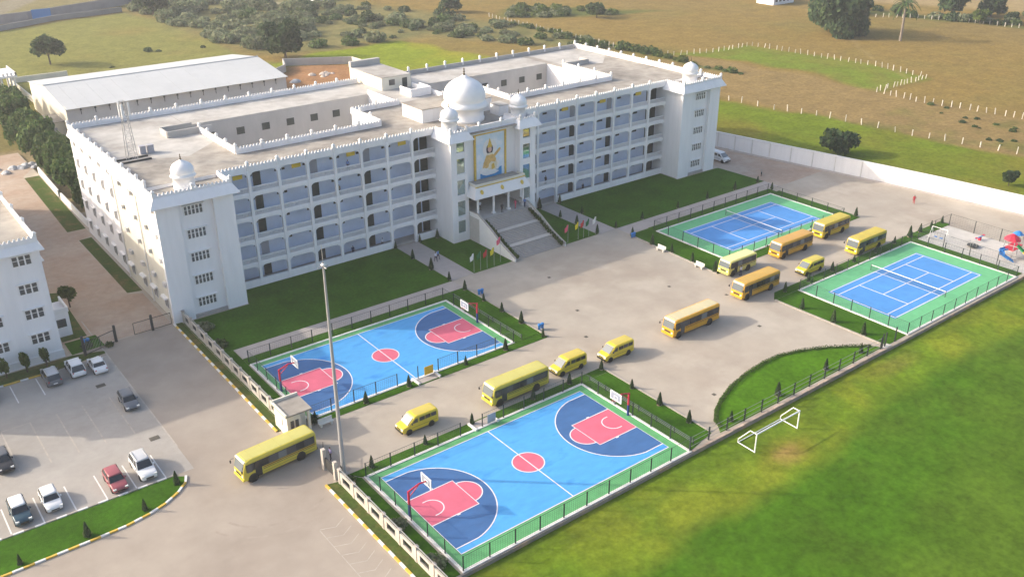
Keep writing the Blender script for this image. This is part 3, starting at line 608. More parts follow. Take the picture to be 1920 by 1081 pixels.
for side, X in (('l', XL), ('r', XR)):
    x0, x1 = X[0], X[-1]
    for i, x in enumerate(X):
        if 0 < i < len(X)-1 or (side == 'r' and i == 0): wlink('column', colm, S, (x, YF, 0)); wlink('parapet_post', POSTM, S, (x, YF+.05, RZ+.1))
    for f in range(5):
        zt = 3.32+FH*f; zb = 3.88+FH*f if f < 4 else RZ+.0
        m = MB().box(x0, x1, YF, YF+.3, zt, zb-.001 if f == 4 else zb)
        for a, b in zip(X, X[1:]):          # curved corner brackets under the beam
            for s, xc in ((1, a+.21), (-1, b-.21)):
                pr = [(xc, zt-.85)]+[(xc+s*.85*(1-math.cos(R(q))), zt-.85+.85*math.sin(R(q))) for q in (15, 30, 45, 60, 75, 90)]+[(xc, zt)]
                m.prism_y(pr, YF+.02, YF+.28)
        wobj('beam', m, 'white_wall', S)
        if f < 4:
            wobj('floor_slab', MB().box(x0, x1, YF+.3, 64.1, zb-.16, zb-.02), 'white_wall', S)
            for a, b in zip(X, X[1:]):
                k = round(b-a-.42, 2)
                if k not in BAL: BAL[k] = bal_mesh(k)
                wlink('balustrade', BAL[k], S, (a+.21, YF+.14, zb))
    wobj('plinth', MB().box(x0, 20.2 if side == 'l' else x1, YF-.05, YF+.3, 0, 1.15) if side == 'l' else MB().box(55.9, x1, YF-.05, YF+.3, 0, 1.15), 'white_wall', S)
    if side == 'l': wobj('plinth', MB().box(24.6, x1, YF-.05, YF+.3, 0, 1.15), 'white_wall', S)
    else: wobj('plinth', MB().box(x0, 51.1, YF-.05, YF+.3, 0, 1.15), 'white_wall', S)
    wobj('veranda_floor', MB().box(x0, x1, YF+.31, 64.1, -.1, .35), 'step_stone', S)
    wobj('veranda_ceiling', MB().box(x0, x1, YF+.3, 64.1, RZ-.3, RZ-.03), 'white_wall', S)
    parapet(x0, YF+.12, x1, YF+.12, 0.75)
    # classroom wall behind the veranda
    DOOR = MB().box(-.62, .62, -.05, 0, 0, 2.45).mesh('door', 'door_dark'); SHUT = MB().box(-.62, .62, -.05, 0, 0, 2.45).mesh('door', 'shutter_grey')
    VENT = MB().box(-.24, .24, -.04, 0, 0, .34).mesh('ventilator', 'vent_dark'); SIGN = MB().box(-.75, .75, -.03, .03, 0, .62).mesh('hanging_board', 'yellow_board')
    STAIR = MB().box(-.75, .75, -.05, 0, 0, 2.9).mesh('stair_opening', 'door_dark')
    for f in range(5):
        zf = (0.35 if f == 0 else 3.86+FH*(f-1))
        w0 = wobj('classroom_wall', MB().box(x0, x1, 64.0, 64.1, zf+.002, zf+3.25 if f else 3.68), 'blue_wall', S)
        for i in range(8):
            a, b = X[i], X[i+1]; mid = (a+b)/2
            if side == 'l':
                dk = i in (1, 3, 5); vt = i in (2, 4, 6); st = i == 7; vx = (-1.7, -1.1, -.5); sx = mid+.75; dx = mid-.15
            else:
                dk = i in (1, 3, 5); vt = i in (0, 2, 4, 6); st = i == 7; vx = (.6, 1.1, 1.6); sx = mid-.2; dx = mid-1.25
            zo = zf+1.72
            if dk:
                grey = (side == 'l' and (i, f) in ((3, 4), (5, 4), (1, 1))) or (side == 'r' and (i, f) in ((3, 4), (1, 3), (5, 4)))
                wlink('door', SHUT if grey else DOOR, S, (dx, 63.99, zf+.01))
                for q in vx[:2] if side == 'l' else vx[1:]: wlink('ventilator', VENT, S, (mid+q, 63.99, zo))
            if vt or (i == 0):
                for q in vx: wlink('ventilator', VENT, S, (mid+q, 63.99, zo))
                if f == 4 and i in ((0, 2, 4, 6) if side == 'l' else (2, 4, 6)): wlink('hanging_board', SIGN, S, (sx, YF+.5, 17.35))
            if st:
                for q in ((-.3, 1.5) if side == 'l' else (.2, 1.5)): wlink('stair_opening', STAIR, S, (mid+q, 63.99, zf+.01))
# towers: pilasters, windows, sloping eaves, parapets
FR5 = MB()
def multi_window(nlights, w_, h):
    fr = MB(); pn = MB(); lw = w_/nlights
    fr.box(-w_/2-.06, w_/2+.06, -.06, 0, -.06, 0).box(-w_/2-.06, w_/2+.06, -.06, 0, h, h+.06).box(-w_/2-.2, w_/2+.2, -.32, 0, h+.14, h+.22)
    for i in range(nlights+1): x = -w_/2+i*lw; fr.box(x-.09, x+.09, -.06, 0, 0, h)
    fr.box(-w_/2, w_/2, -.05, -.004, h*.55, h*.55+.06)
    for i in range(nlights): x = -w_/2+i*lw; pn.box(x+.09, x+lw-.09, -.03, -.003, 0, h)
    return fr.mesh('window_frame', 'white_plain'), pn.mesh('pane', 'window_dark')
W5 = multi_window(5, 2.7, 1.25); W3 = multi_window(3, 2.3, 1.25); W2 = multi_window(2, 1.7, 1.3); W1 = multi_window(1, 1.2, 1.2)
W0 = (MB().box(-.82, .82, -.05, 0, -.07, 0).box(-.82, .82, -.05, 0, 1.3, 1.37).box(-.82, -.75, -.05, 0, 0, 1.3).box(.75, .82, -.05, 0, 0, 1.3).mesh('window_frame', 'grey_wall'), MB().box(-.75, .75, -.03, -.004, 0, 1.3).mesh('pane', 'door_dark'))
WG = (MB().box(-.9, .9, -.05, 0, -.07, 0).box(-.9, .9, -.05, 0, 1.6, 1.67).box(-.9, -.84, -.05, 0, 0, 1.6).box(.84, .9, -.05, 0, 0, 1.6).box(-.03, .03, -.05, -.031, 0, 1.6).box(-1.0, 1.0, -.4, 0, 1.75, 1.83).mesh('window_frame', 'white_plain'), MB().box(-.84, .84, -.03, -.004, 0, 1.6).mesh('pane', 'window_grey'))
def window(parent, wm, loc, rz=0):
    o = wlink('window', wm[0], parent, loc, rz); link('pane', wm[1], o); return o
def eave(x0, x1, y0, y1, z0=17.7, z1=19.0, out=0.8, sides='flrb'):
    """sloping white eave that flares outward below the parapet"""
    m = MB(); o = out; X0 = x0-(o if 'l' in sides else 0); X1 = x1+(o if 'r' in sides else 0); Y0 = y0-(o if 'f' in sides else 0); Y1 = y1+(o if 'b' in sides else 0)
    a = [(X0, Y0, z0), (X1, Y0, z0), (X1, Y1, z0), (X0, Y1, z0)]; b = [(x0, y0, z1), (x1, y0, z1), (x1, y1, z1), (x0, y1, z1)]
    c = [(X0, Y0, z0-.1), (X1, Y0, z0-.1), (X1, Y1, z0-.1), (X0, Y1, z0-.1)]
    e = [(x0, y0, z0-.1), (x1, y0, z0-.1), (x1, y1, z0-.1), (x0, y1, z0-.1)]
    m.loft([e, c, a, b], cap=False); wobj('eave', m, 'white_wall', S)
for s, (xa, xb) in (('l', (-19.3, -8.3)), ('r', (84.2, 95.1))):
    for p0, p1 in ((xa, xa+3.1), (xb-2.95, xb)): wobj('pilaster', MB().box(p0, p1, 56.6, 57.2, 0, RZ-.3), 'white_wall', S)
    for f in range(5): window(S, W5, ((xa+xb)/2-.2 if s == 'l' else (xa+xb)/2+.3, 57.2, 1.5+3.5*f))
    wobj('tower_base', MB().box(xa+3.1, xb-2.95, 56.85, 57.2, 0, .4), 'step_stone', S)
    eave(xa-.02, xb+.02, 56.55, 61.6, sides='flr')
    parapet(xa+.1, 56.7, xb-.1, 56.7, .62, z=RZ+.2, posts=5.5, ends=True); parapet(xa+.1, 56.9, xa+.1, 61.6, .62, z=RZ+.2); parapet(xb-.1, 56.9, xb-.1, 61.6, .62, z=RZ+.2, posts=4.7)
    wobj('parapet_base', MB().box(xa+.05, xb-.05, 56.62, 57.2, RZ-.3, RZ+.2), 'white_wall', S)
# outer parapets
parapet(-18.7, 61.7, -18.7, 100.9, 0.9, posts=3.3, ends=True); parapet(94.6, 61.7, 94.6, 100.9, 0.9, posts=3.9, ends=True)
parapet(-18.6, 100.9, 36.5, 100.9, 0.9, posts=4.6); parapet(44, 100.9, 94.5, 100.9, 0.9, posts=4.6, m='grey_wall', crest=False)
# courtyard parapets
parapet(-1.85, 70.3, 24.0, 70.3, 0.9, posts=4.7); parapet(24.1, 70.5, 24.1, 81, 0.9, posts=3.5); parapet(24.3, 80.9, 34, 80.9, 0.9, posts=4.7)
parapet(-1.85, 70.5, -1.85, 85.6, 0.9, posts=3.6, ends=True); parapet(-7.2, 85.6, 0.3, 85.6, 1.1, m='grey_wall', crest=False); parapet(-7.2, 85.7, -7.2, 89, 1.1, m='grey_wall', crest=False); parapet(-7.2, 89, -1.9, 89, 1.1, m='grey_wall', crest=False)
parapet(52.1, 70.9, 78.3, 70.9, 0.9, posts=4.7); parapet(78.25, 71.1, 78.25, 86, 0.9, posts=4.7, ends=True); parapet(52.1, 71.1, 52.1, 81, 0.9, posts=3.5); parapet(43.5, 80.9, 52, 80.9, .9, posts=4.7)
parapet(78.3, 86, 85.5, 86, 1.0, m='grey_wall', crest=False); parapet(85.5, 86.1, 85.5, 89, 1.0, m='grey_wall', crest=False)
parapet(33.5, 81.2, 33.5, 91.4, .9, crest=False); parapet(43.5, 81.2, 43.5, 91.4, .9, crest=False)
for x in (1.9, 7.4, 12.2, 17.0, 21.8, 26.4, 31.0, 46.5, 51.5, 56.4, 61.3, 66.3, 71.2, 76.0): window(S, W0, (x, 91.4, 15.3)); window(S, W0, (x, 91.4, 11.6))
# left flank windows and air conditioners
ACM = MB().box(-.42, 0, -.5, .5, 0, .62).mesh('air_conditioner', 'window_frame'); HOOD = MB().box(-.55, 0, -1.0, 1.0, 0, .1).mesh('window_hood', 'white_plain')
for f in range(5):
    for y in (98.6, 94.0, 89.3, 84.6, 79.9): window(S, WG, (-18.8, y, 1.35+FH*f), -math.pi/2)
    for y in (74.9, 69.4, 64.6, 59.9):
        if f == 0: window(S, WG, (-18.95, y, 1.4), -math.pi/2); wlink('window_hood', HOOD, S, (-18.95, y, 3.0))
        else: wlink('air_conditioner', ACM, S, (-18.95, y-1.2, 1.5+FH*f))
for y in (66.2, 77.3): wobj('drain_pipe', MB().cyl((-19.05, y, 0), (-19.05, y, 17.4), .07), 'white_plain', S)
wobj('cream_cornice', MB().box(-19.35, -18.95, 58.6, 77.6, 17.3, 17.5), 'white_plain', S)
wobj('flank_eave', MB().add([(-18.8, 61.7, 18.6), (-18.8, 100.9, 18.6), (-19.3, 100.9, 17.6), (-19.3, 61.7, 17.6), (-18.8, 100.9, 17.5), (-18.8, 61.7, 17.5)], [(0, 1, 2, 3), (3, 2, 4, 5), (1, 4, 2), (0, 3, 5)]), 'white_wall', S)
# centre: projecting bays, glazed strips, recessed wall
for s, (xa, xb) in (('l', (28.95, 32.35)), ('r', (43.45, 46.85))):
    gx0 = xa+1.15 if s == 'l' else xa+.65; gx1 = gx0+1.6
    wobj('bay', MB().box(xa, gx0, 56.7, 64.1, 0, RZ-.1).box(gx1, xb, 56.7, 64.1, 0, RZ-.1), 'white_wall', S)
    wobj('bay_back', MB().box(gx0, gx1, 56.95, 64.1, 0, RZ-.1), 'white_wall', S)
    for f in range(5):
        z0 = 1.35 if f == 0 else 0.75+FH*f; z1 = 3.55+FH*f if f else 3.75
        g = wobj('glazed_strip', MB().box(gx0, gx1, 56.88, 56.94, z0+.2, z1), 'glass_teal', S)
        wobj('spandrel', MB().box(gx0+.002, gx1-.002, 56.74, 56.94, z1, (z0+.2+FH) if 0 < f < 4 else (z1+.72 if f == 0 else 18.0)), 'white_wall', S)
    wobj('spandrel', MB().box(gx0+.002, gx1-.002, 56.74, 56.94, 0, 1.55), 'white_wall', S)
    eave(xa-.02, xb+.02, 56.65, 61.3, z0=17.85, z1=19.15, out=.8, sides='flr')
    parapet(xa+.1, 56.8, xb-.1, 56.8, .9, z=RZ-.05, posts=3.1, ends=True); parapet(xa+.12, 56.95, xa+.12, 61.4, .9, z=RZ-.05); parapet(xb-.12, 56.95, xb-.12, 61.4, .9, z=RZ-.05)
wobj('recessed_wall', MB().box(32.35, 43.45, 58.2, 64.0, 8.1, 18.35), 'white_wall', S)
wobj('roof_slab', MB().box(29.1, 46.7, 57, 61.7, RZ-.12, RZ+.04), 'roof_terrace', S)
wobj('centre_cornice', MB().box(32.37, 43.43, 57.6, 58.2, 17.9, 18.5).box(32.37, 43.43, 57.75, 58.0, 18.5, 19.35), 'white_wall', S)
for x in (35.6, 40.2): wlink('parapet_post', POSTM, S, (x, 57.87, 18.5))
wobj('lobby_back', MB().box(32.4, 43.4, 62.6, 62.8, 4.4, 8.1), 'door_dark', S)
wobj('lobby_ceiling', MB().box(32.36, 43.44, 55.0, 62.6, 8.0, 8.09), 'white_wall', S)
# portico over the steps
wobj('portico_floor', MB().box(32.36, 43.44, 53.9, 62.6, 0, 4.4), 'step_light', S)
PIL = MB().cyl((0, 0, 0), (0, 0, 3.7), .2, n=14).box(-.3, .3, -.3, .3, 0, .25).box(-.3, .3, -.3, .3, 3.5, 3.7).mesh('pillar', 'white_plain')
for x in (33.0, 36.3, 39.5, 42.7): wlink('pillar', PIL, S, (x, 55.0, 4.4))
cx0, cx1, cy0 = 31.9, 43.9, 54.2
cn = MB(); a = [(cx0, cy0, 8.0), (cx1, cy0, 8.0), (cx1, 57.0, 8.0), (cx0, 57.0, 8.0)]; b = [(cx0+.8, cy0+.9, 9.7), (cx1-.8, cy0+.9, 9.7), (cx1-.8, 57.0, 9.7), (cx0+.8, 57.0, 9.7)]
e = [(cx0, cy0, 7.85), (cx1, cy0, 7.85), (cx1, 57.0, 7.85), (cx0, 57.0, 7.85)]
cn.loft([e, a, b]); wobj('canopy', cn, 'white_plain', S)
wobj('canopy_lip', MB().box(cx0+.72, cx1-.72, cy0+.82, cy0+1.1, 9.7, 10.12).box(cx0+.72, cx0+1.0, cy0+1.1, 57.0, 9.7, 10.12).box(cx1-1.0, cx1-.72, cy0+1.1, 57.0, 9.7, 10.12), 'cream_wall', S)
wobj('canopy_trim', MB().box(cx0+.65, cx1-.65, cy0+.74, cy0+.82, 9.62, 9.78), 'gold', S)
wobj('canopy_deck', MB().box(cx0+1.0, cx1-1.0, cy0+1.1, 58.2, 9.7, 9.75), 'kerb_grey', S)
for x in (33.6, 37.9, 42.2):
    em = MB().lathe([(.0, 0), (.28, .02), (.34, .06), (.2, .1), (0, .12)], 10); em.v = [(x_, -z_, y_*1.25) for x_, y_, z_ in em.v]
    o = wlink('emblem', em.mesh('emblem', 'gold'), S, (x, cy0+.42, 8.85)); o.rotation_euler = (R(-28), 0, 0)
# domes
def dome(name, c, r, drum_r, drum_h, n=32, lab=None):
    k = r
    pr = [(drum_r*1.04, 0), (drum_r*1.04, .15*k), (drum_r, .18*k), (drum_r, drum_h), (r*1.1, drum_h+.02*k), (r*1.13, drum_h+.05*k), (r*.97, drum_h+.22*k)]
    hb = drum_h+.22*k
    pr += [(r*.93, hb+.04*k), (r*.985, hb+.12*k), (r*1.0, hb+.26*k), (r*.985, hb+.42*k), (r*.93, hb+.58*k), (r*.83, hb+.74*k), (r*.68, hb+.88*k), (r*.5, hb+.99*k), (r*.33, hb+1.07*k), (r*.18, hb+1.14*k), (r*.1, hb+1.22*k)]
    o = wobj('dome', MB().lathe(pr, n, c), 'dome_white', S, smooth=True)
    fz = hb+1.2*k; f = .025*k+.055
    wobj('finial', MB().lathe([(f, 0), (f*1.6, f*1.5), (f*.6, f*3), (f*1.25, f*4.5), (f*.4, f*6), (f*.9, f*7.2), (f*.15, f*9.5)], 10, (c[0], c[1], c[2]+fz)), 'brass_dark', o, smooth=True)
dome('d', (37.75, 65.0, RZ), 3.65, 3.25, 2.5)
for x in (30.65, 45.15): dome('d', (x, 59.4, RZ), 1.5, 1.3, 2.3, 24)
for x in (-13.75, 89.5): dome('d', (x, 60.0, RZ), 1.6, 1.45, 1.8, 24)
tr = wobj('terrace_room', MB().box(30.4, 45.2, 67.3, 73.8, RZ, 20.75), 'white_wall', S); wobj('room_roof', MB().box(30.3, 45.3, 67.2, 73.9, 20.751, 20.86), 'roof_terrace', tr)
tr = wobj('terrace_room', MB().box(43.6, 45.6, 62.8, 65.6, RZ, 20.3), 'white_wall', S); wobj('room_roof', MB().box(43.55, 45.65, 62.75, 65.65, 20.301, 20.4), 'roof_pale', tr)
tr = wobj('stair_house', MB().box(37.0, 43.6, 92.0, 104.8, RZ, 20.9), 'cream_wall', S)
wobj('room_roof', MB().box(36.9, 43.7, 91.9, 104.9, 20.901, 21.0), 'roof_pale', tr); wobj('roof_upstand', MB().box(36.9, 43.7, 104.0, 104.9, 21.001, 22.1), 'grey_wall', tr)
wobj('stair_door', MB().box(41.6, 42.7, 91.93, 91.99, RZ+.06, 20.4), 'door_dark', tr); wobj('stair_window', MB().box(38.6, 39.9, 91.93, 91.99, 19.3, 20.4), 'window_dark', tr)
tr = wobj('lift_shaft', MB().box(38.6, 43.2, 84.0, 84.25, RZ, 20.0).box(38.6, 38.85, 84.25, 88, RZ, 20).box(42.95, 43.2, 84.25, 88, RZ, 20), 'white_wall', S)
o = wobj('parapet_merlons', merl, 'white_plain', S); o['kind'] = 'stuff'
# steps up to the portico
T = thing('entrance_steps', 'broad stone steps with two landings climbing to the school portico', 'steps', (37.9, 49, 0))
n = 27; y0, y1 = 44.5, 53.9; dz = 4.4/n; fl = MB(); ys = []; y = y0
for i in range(n):
    dep = 1.15 if i in (8, 17) else (y1-y0-2.3)/(n-2); ys.append((y, dep)); y += dep
for i, (y, dep) in enumerate(ys): fl.box(33.0, 42.9, y, y+dep, 0 if i == 0 else dz*i-.25, dz*(i+1))
wobj('flight', fl, 'step_stone', T)
for i in (8, 17): wobj('landing', MB().box(33.01, 42.89, ys[i][0]-.12, ys[i][0]+ys[i][1]-.2, dz*(i+1)+.001, dz*(i+1)+.012), 'step_light', T)
def sidewall(x0, x1):
    pr = [(44.0, 0), (56.7, 0), (56.7, 5.2), (54.2, 5.2), (50.6, 3.6), (47.5, 1.9), (44.0, .55)]
    b = MB().prism(pr, 0, 1); return MB().add([(x0+(x1-x0)*z, x_, y_) for x_, y_, z in b.v], [f[::-1] for f in b.f])
wobj('side_wall', sidewall(32.42, 32.65), 'white_plain', T); wobj('side_wall', sidewall(43.15, 43.38), 'white_plain', T)
for xx in (32.36, 43.1):
    m = MB(); P = [(43.95, .56), (47.5, 1.91), (50.6, 3.61), (54.2, 5.21), (56.7, 5.21)]
    for (ya, za), (yb, zb_) in zip(P, P[1:]): m.loft([[(xx, ya, za), (xx+.35, ya, za), (xx+.35, ya, za+.08), (xx, ya, za+.08)], [(xx, yb, zb_), (xx+.35, yb, zb_), (xx+.35, yb, zb_+.08), (xx, yb, zb_+.08)]])
    wobj('coping', m, 'kerb_grey', T)
# framed painting on the recessed wall
F = thing('framed_painting', 'tall gold framed painting of a crowned figure seated with a stringed instrument above the portico', 'painting', (37.95, 58.1, 9.8))
px0, px1, pz0, pz1 = 34.9, 41.0, 9.85, 17.55
wobj('canvas', MB().box(px0, px1, 58.05, 58.16, pz0, pz1), 'canvas_sky', F)
wobj('frame', MB().box(px0-.35, px0, 57.9, 58.16, pz0-.1, pz1+.35).box(px1, px1+.35, 57.9, 58.16, pz0-.1, pz1+.35).box(px0, px1, 57.9, 58.16, pz1, pz1+.35), 'paint_gold', F)
def shape(name, pts, m, dep): wobj(name, MB().prism_y(pts, 58.05-dep, 58.049), m, F)
def ell(cx, cz, rx, rz, n=20): return [(cx+rx*math.cos(2*math.pi*i/n), cz+rz*math.sin(2*math.pi*i/n)) for i in range(n)]
shape('water', [(px0+.9, pz0-.02), (px1-.6, pz0-.02), (px1-.6, pz0+1.5), (38.5, pz0+1.15), (36.8, pz0+1.25), (px0+.9, pz0+.9)], 'canvas_water', .02)
shape('halo', ell(37.9, 14.9, 1.5, 1.7), 'paint_white', .01); shape('hair', ell(37.85, 14.75, .72, .95), 'paint_hair', .03)
shape('robe', [(36.1, 11.4), (36.6, 12.6), (37.0, 13.6), (37.3, 14.1), (38.4, 14.1), (38.9, 13.4), (39.3, 12.4), (39.9, 11.2), (38.9, 10.8), (37.0, 10.8)], 'paint_cream', .05)
shape('sash', [(36.5, 12.4), (37.1, 13.7), (38.5, 13.8), (39.2, 12.9), (39.0, 12.3), (37.8, 12.7), (36.9, 11.3), (36.3, 11.2)], 'paint_orange', .06)
shape('face', ell(37.87, 14.75, .4, .52), 'paint_skin', .065); shape('crown', [(37.35, 15.1), (38.4, 15.1), (38.15, 15.9), (37.88, 16.7), (37.6, 15.9)], 'paint_gold', .07)
shape('instrument', [(36.8, 12.1), (37.2, 11.8), (40.0, 14.2), (40.2, 14.6), (39.9, 14.7)], 'paint_orange', .08); shape('gourd', ell(37.1, 12.0, .5, .5), 'paint_orange', .085)
shape('swan', ell(36.6, 11.1, 1.0, .55)+[], 'paint_white', .07); shape('swan_neck', [(39.6, 10.9), (40.0, 12.2), (39.6, 12.6), (39.3, 12.4), (39.5, 12.0), (39.1, 11.0)], 'paint_white', .07)
shape('lotus', [(36.2, 10.5), (36.8, 10.95), (37.9, 11.15), (39.0, 10.95), (39.8, 10.6), (38.8, 10.25), (37.0, 10.2)], 'paint_white', .09)
shape('gold_hem', [(38.2, 11.1), (38.9, 11.3), (38.7, 12.2), (38.2, 12.0)], 'paint_gold', .095)

# ---------------------------------------------------------------- smaller white block on the left
B = thing('hostel_block', 'smaller white four storey block with crenellated roof behind the car park', 'building', (-46, 62, 0))
bx0, bx1, by0, by1, bh = -62.0, -34.2, 56.8, 128.0, 16.3
wobj('wall', MB().box(bx0, bx1, by0, by1, 0, bh), 'white_wall', B); wobj('roof_slab', MB().box(bx0+.2, bx1-.2, by0+.2, by1-.2, bh, bh+.06), 'roof_terrace', B)
wobj('plinth', MB().box(bx0, bx1+.1, by0-.12, by0, 0, 1.1), 'white_plain', B)
e = .55; ring = lambda o, z: [(bx0-o, by0-o, z), (bx1+o, by0-o, z), (bx1+o, by1+o, z), (bx0-o, by1+o, z)]
wobj('eave', MB().loft([ring(0, 15.5), ring(e, 15.55), ring(e, 15.7), ring(.02, 16.6)], cap=False), 'white_wall', B)
pw = MB(); t = .2
pw.box(bx0, bx1, by0, by0+t, bh, bh+.9).box(bx0, bx1, by1-t, by1, bh, bh+.9).box(bx0, bx0+t, by0+t, by1-t, bh, bh+.9).box(bx1-t, bx1, by0+t, by1-t, bh, bh+.9)
wobj('parapet', pw, 'white_wall', B)
merl = MB(); merlons(bx0, by0+.1, bx1, by0+.1, bh+.9); merlons(bx1-.1, by0, bx1-.1, by1, bh+.9); merlons(bx0, by1-.1, bx1, by1-.1, bh+.9)
o = wobj('parapet_merlons', merl, 'white_plain', B); o['kind'] = 'stuff'
for y in np.arange(57.0, 128, 6.4): wlink('parapet_post', POSTM, B, (bx1-.1, y, bh+.2))
for f in range(4):
    for x in (-36.3, -41.2, -46.1, -51.0, -55.9):
        wd = window(B, W3, (x-.15, by0, 13.6-3.55*f+ (0 if f else 0.35)))
    for y in (60, 66, 72, 78, 84): window(B, W1, (bx1, y, 13.4-3.55*f), math.pi/2)
for f in (0, 1): wobj('side_hood', MB().box(bx1, bx1+.8, 60+5*f, 63+5*f, 12.6-3.5*f, 12.75-3.5*f), 'white_plain', B)
P = thing('side_porch', 'low white porch with parapet against the side of the smaller block', 'porch', (-32.6, 64, 0))
wobj('wall', MB().box(-34.19, -31.6, 62.6, 66.8, 0, 3.6), 'white_wall', P); wobj('roof_parapet', MB().box(-34.19, -31.5, 62.5, 62.75, 3.6, 4.3).box(-31.75, -31.5, 62.75, 66.9, 3.6, 4.3), 'white_plain', P)
wobj('window', MB().box(-33.7, -32.1, 62.52, 62.59, 1.5, 2.7), 'window_dark', P); wobj('side_window', MB().box(-31.59, -31.53, 63.5, 64.3, 1.3, 2.7), 'window_dark', P)

# ---------------------------------------------------------------- shed behind the school
H = thing('long_shed', 'long grey walled shed with pale sheet roof behind the school', 'shed', (21, 178, -.6))
hx0, hx1, hy0, hy1, hz, rz_ = -5.6, 50.0, 164.6, 200.5, 6.9, 9.1; ym = 182.6
wobj('wall', MB().box(hx0+.3, hx1-.3, hy0+.2, hy1-.2, -.6, hz-.05), 'shed_wall', H)
wobj('gable_wall', MB().add([(hx0+.28, hy0+.2, -.6), (hx0+.28, hy1-.2, -.6), (hx0+.28, hy1-.2, hz), (hx0+.28, ym, rz_-.1), (hx0+.28, hy0+.2, hz), (hx0+.5, hy0+.2, -.6), (hx0+.5, hy1-.2, -.6), (hx0+.5, hy1-.2, hz), (hx0+.5, ym, rz_-.1), (hx0+.5, hy0+.2, hz)], [(0, 4, 3, 2, 1), (5, 6, 7, 8, 9), (4, 9, 8, 3), (3, 8, 7, 2)]), 'cream_wall', H)
npan = 18; pw_ = (hx1-hx0)/npan
for i in range(npan):
    xa, xb = hx0+i*pw_+.01, hx0+(i+1)*pw_-.01; 
    for s in (0, 1):
        ya = hy0-.5 if s == 0 else hy1+.5; dzz = .012 if i % 2 else 0
        q = [(xa, ya, hz-.1+dzz), (xb, ya, hz-.1+dzz), (xb, ym, rz_+dzz), (xa, ym, rz_+dzz)]; q = q if s == 0 else [q[1], q[0], q[3], q[2]]
        wobj('roof_sheet', MB().add(q+[(x, y, z-.08) for x, y, z in q], [(0, 1, 2, 3), (7, 6, 5, 4), (0, 4, 5, 1), (1, 5, 6, 2), (3, 2, 6, 7), (0, 3, 7, 4)]), 'sheet_roof', H)
wobj('ridge_cap', MB().cyl((hx0, ym, rz_+.03), (hx1, ym, rz_+.03), .18, n=8), 'sheet_roof', H)
DP = MB().cyl((0, 0, 0), (0, 0, -1.5), .08).box(-.2, .2, -.1, .1, -.5, -.2).mesh('downpipe', 'metal_dark')
for i in range(16): wlink('downpipe', DP, H, (hx0+3.4+i*3.25, hy0-.35, hz-.15))
L_ = thing('lean_to', 'small flat roofed lean-to against the sunlit gable of the shed', 'building', (-9, 172, -.6))
wobj('wall', MB().box(-10.5, -5.4, 168.5, 176.5, -.6, 3.2), 'cream_wall', L_); wobj('roof_slab', MB().box(-10.8, -5.38, 168.2, 176.8, 3.201, 3.4), 'roof_terrace', L_); wobj('door', MB().box(-9.2, -7.2, 168.42, 168.49, -.6, 2.0), 'shutter_grey', L_)
# small pavilion beyond the trees
V = thing('white_pavilion', 'small white columned pavilion at the left edge beyond the shed', 'pavilion', (-11, 222, -.6))
for x in (-16, -12.5, -9, -5.8):
    for y in (217, 222, 227): wobj('column', MB().cyl((x, y, -.6), (x, y, 5.2), .28, n=8), 'white_plain', V)
wobj('roof_slab', MB().box(-16.8, -5, 216.2, 227.8, 5.2, 5.7), 'white_wall', V); wobj('inner_wall', MB().box(-14, -8, 221, 226.4, -.6, 5.19), 'grey_wall', V)
m = MB()
for i in range(12): m.box(-16.6+i*1.0, -16.1+i*1.0, 216.3, 216.6, 5.7, 6.5)
for i in range(12): m.box(-5.4, -5.1, 216.3+i*.95, 216.75+i*.95, 5.7, 6.5)
wobj('roof_railing', m, 'white_plain', V)
tag(obj('garden_wall', MB().box(-4, -3.7, 198, 236, -.6, 1.2).box(-4, 12, 236, 236.3, -.6, 1.2), 'cream_wall'), 'low pale wall round the yard beside the columned pavilion', 'wall')

# ---------------------------------------------------------------- boundary walls
Wt = thing('white_wall', 'tall white boundary wall right of the bus yard', 'wall', (113, 41, 0))
for (x0, y0), (x1, y1) in zip(WALL_LINE, WALL_LINE[1:]):
    L0 = math.hypot(x1-x0, y1-y0); n = max(1, round(L0/5.0))
    for i in range(n):
        a = (x0+(x1-x0)*i/n, y0+(y1-y0)*i/n); b = (x0+(x1-x0)*(i+1)/n, y0+(y1-y0)*(i+1)/n); L = L0/n; ux, uy = (b[0]-a[0])/L, (b[1]-a[1])/L
        nx_, ny_ = -uy, ux
        pt = lambda q, w_: (a[0]+ux*q+nx_*w_, a[1]+uy*q+ny_*w_)
        wobj('wall_panel', MB().prism([pt(.12, -.1), pt(L-.12, -.1), pt(L-.12, .1), pt(.12, .1)], -.8, 3.35), 'white_wall', Wt)
        wobj('wall_post', MB().prism([pt(-.08, -.115), pt(.08, -.115), pt(.08, .115), pt(-.08, .115)], -.8, 3.35), 'kerb_white', Wt)
        wobj('coping', MB().prism([pt(0, -.2), pt(L, -.2), pt(L, .2), pt(0, .2)], 3.351, 3.45), 'white_plain', Wt)
struct('wall_footing', MB().prism([(x-1.3, y) for x, y in WALL_LINE]+[(x-.18, y) for x, y in WALL_LINE[::-1]], -.05, .05), 'path_concrete')
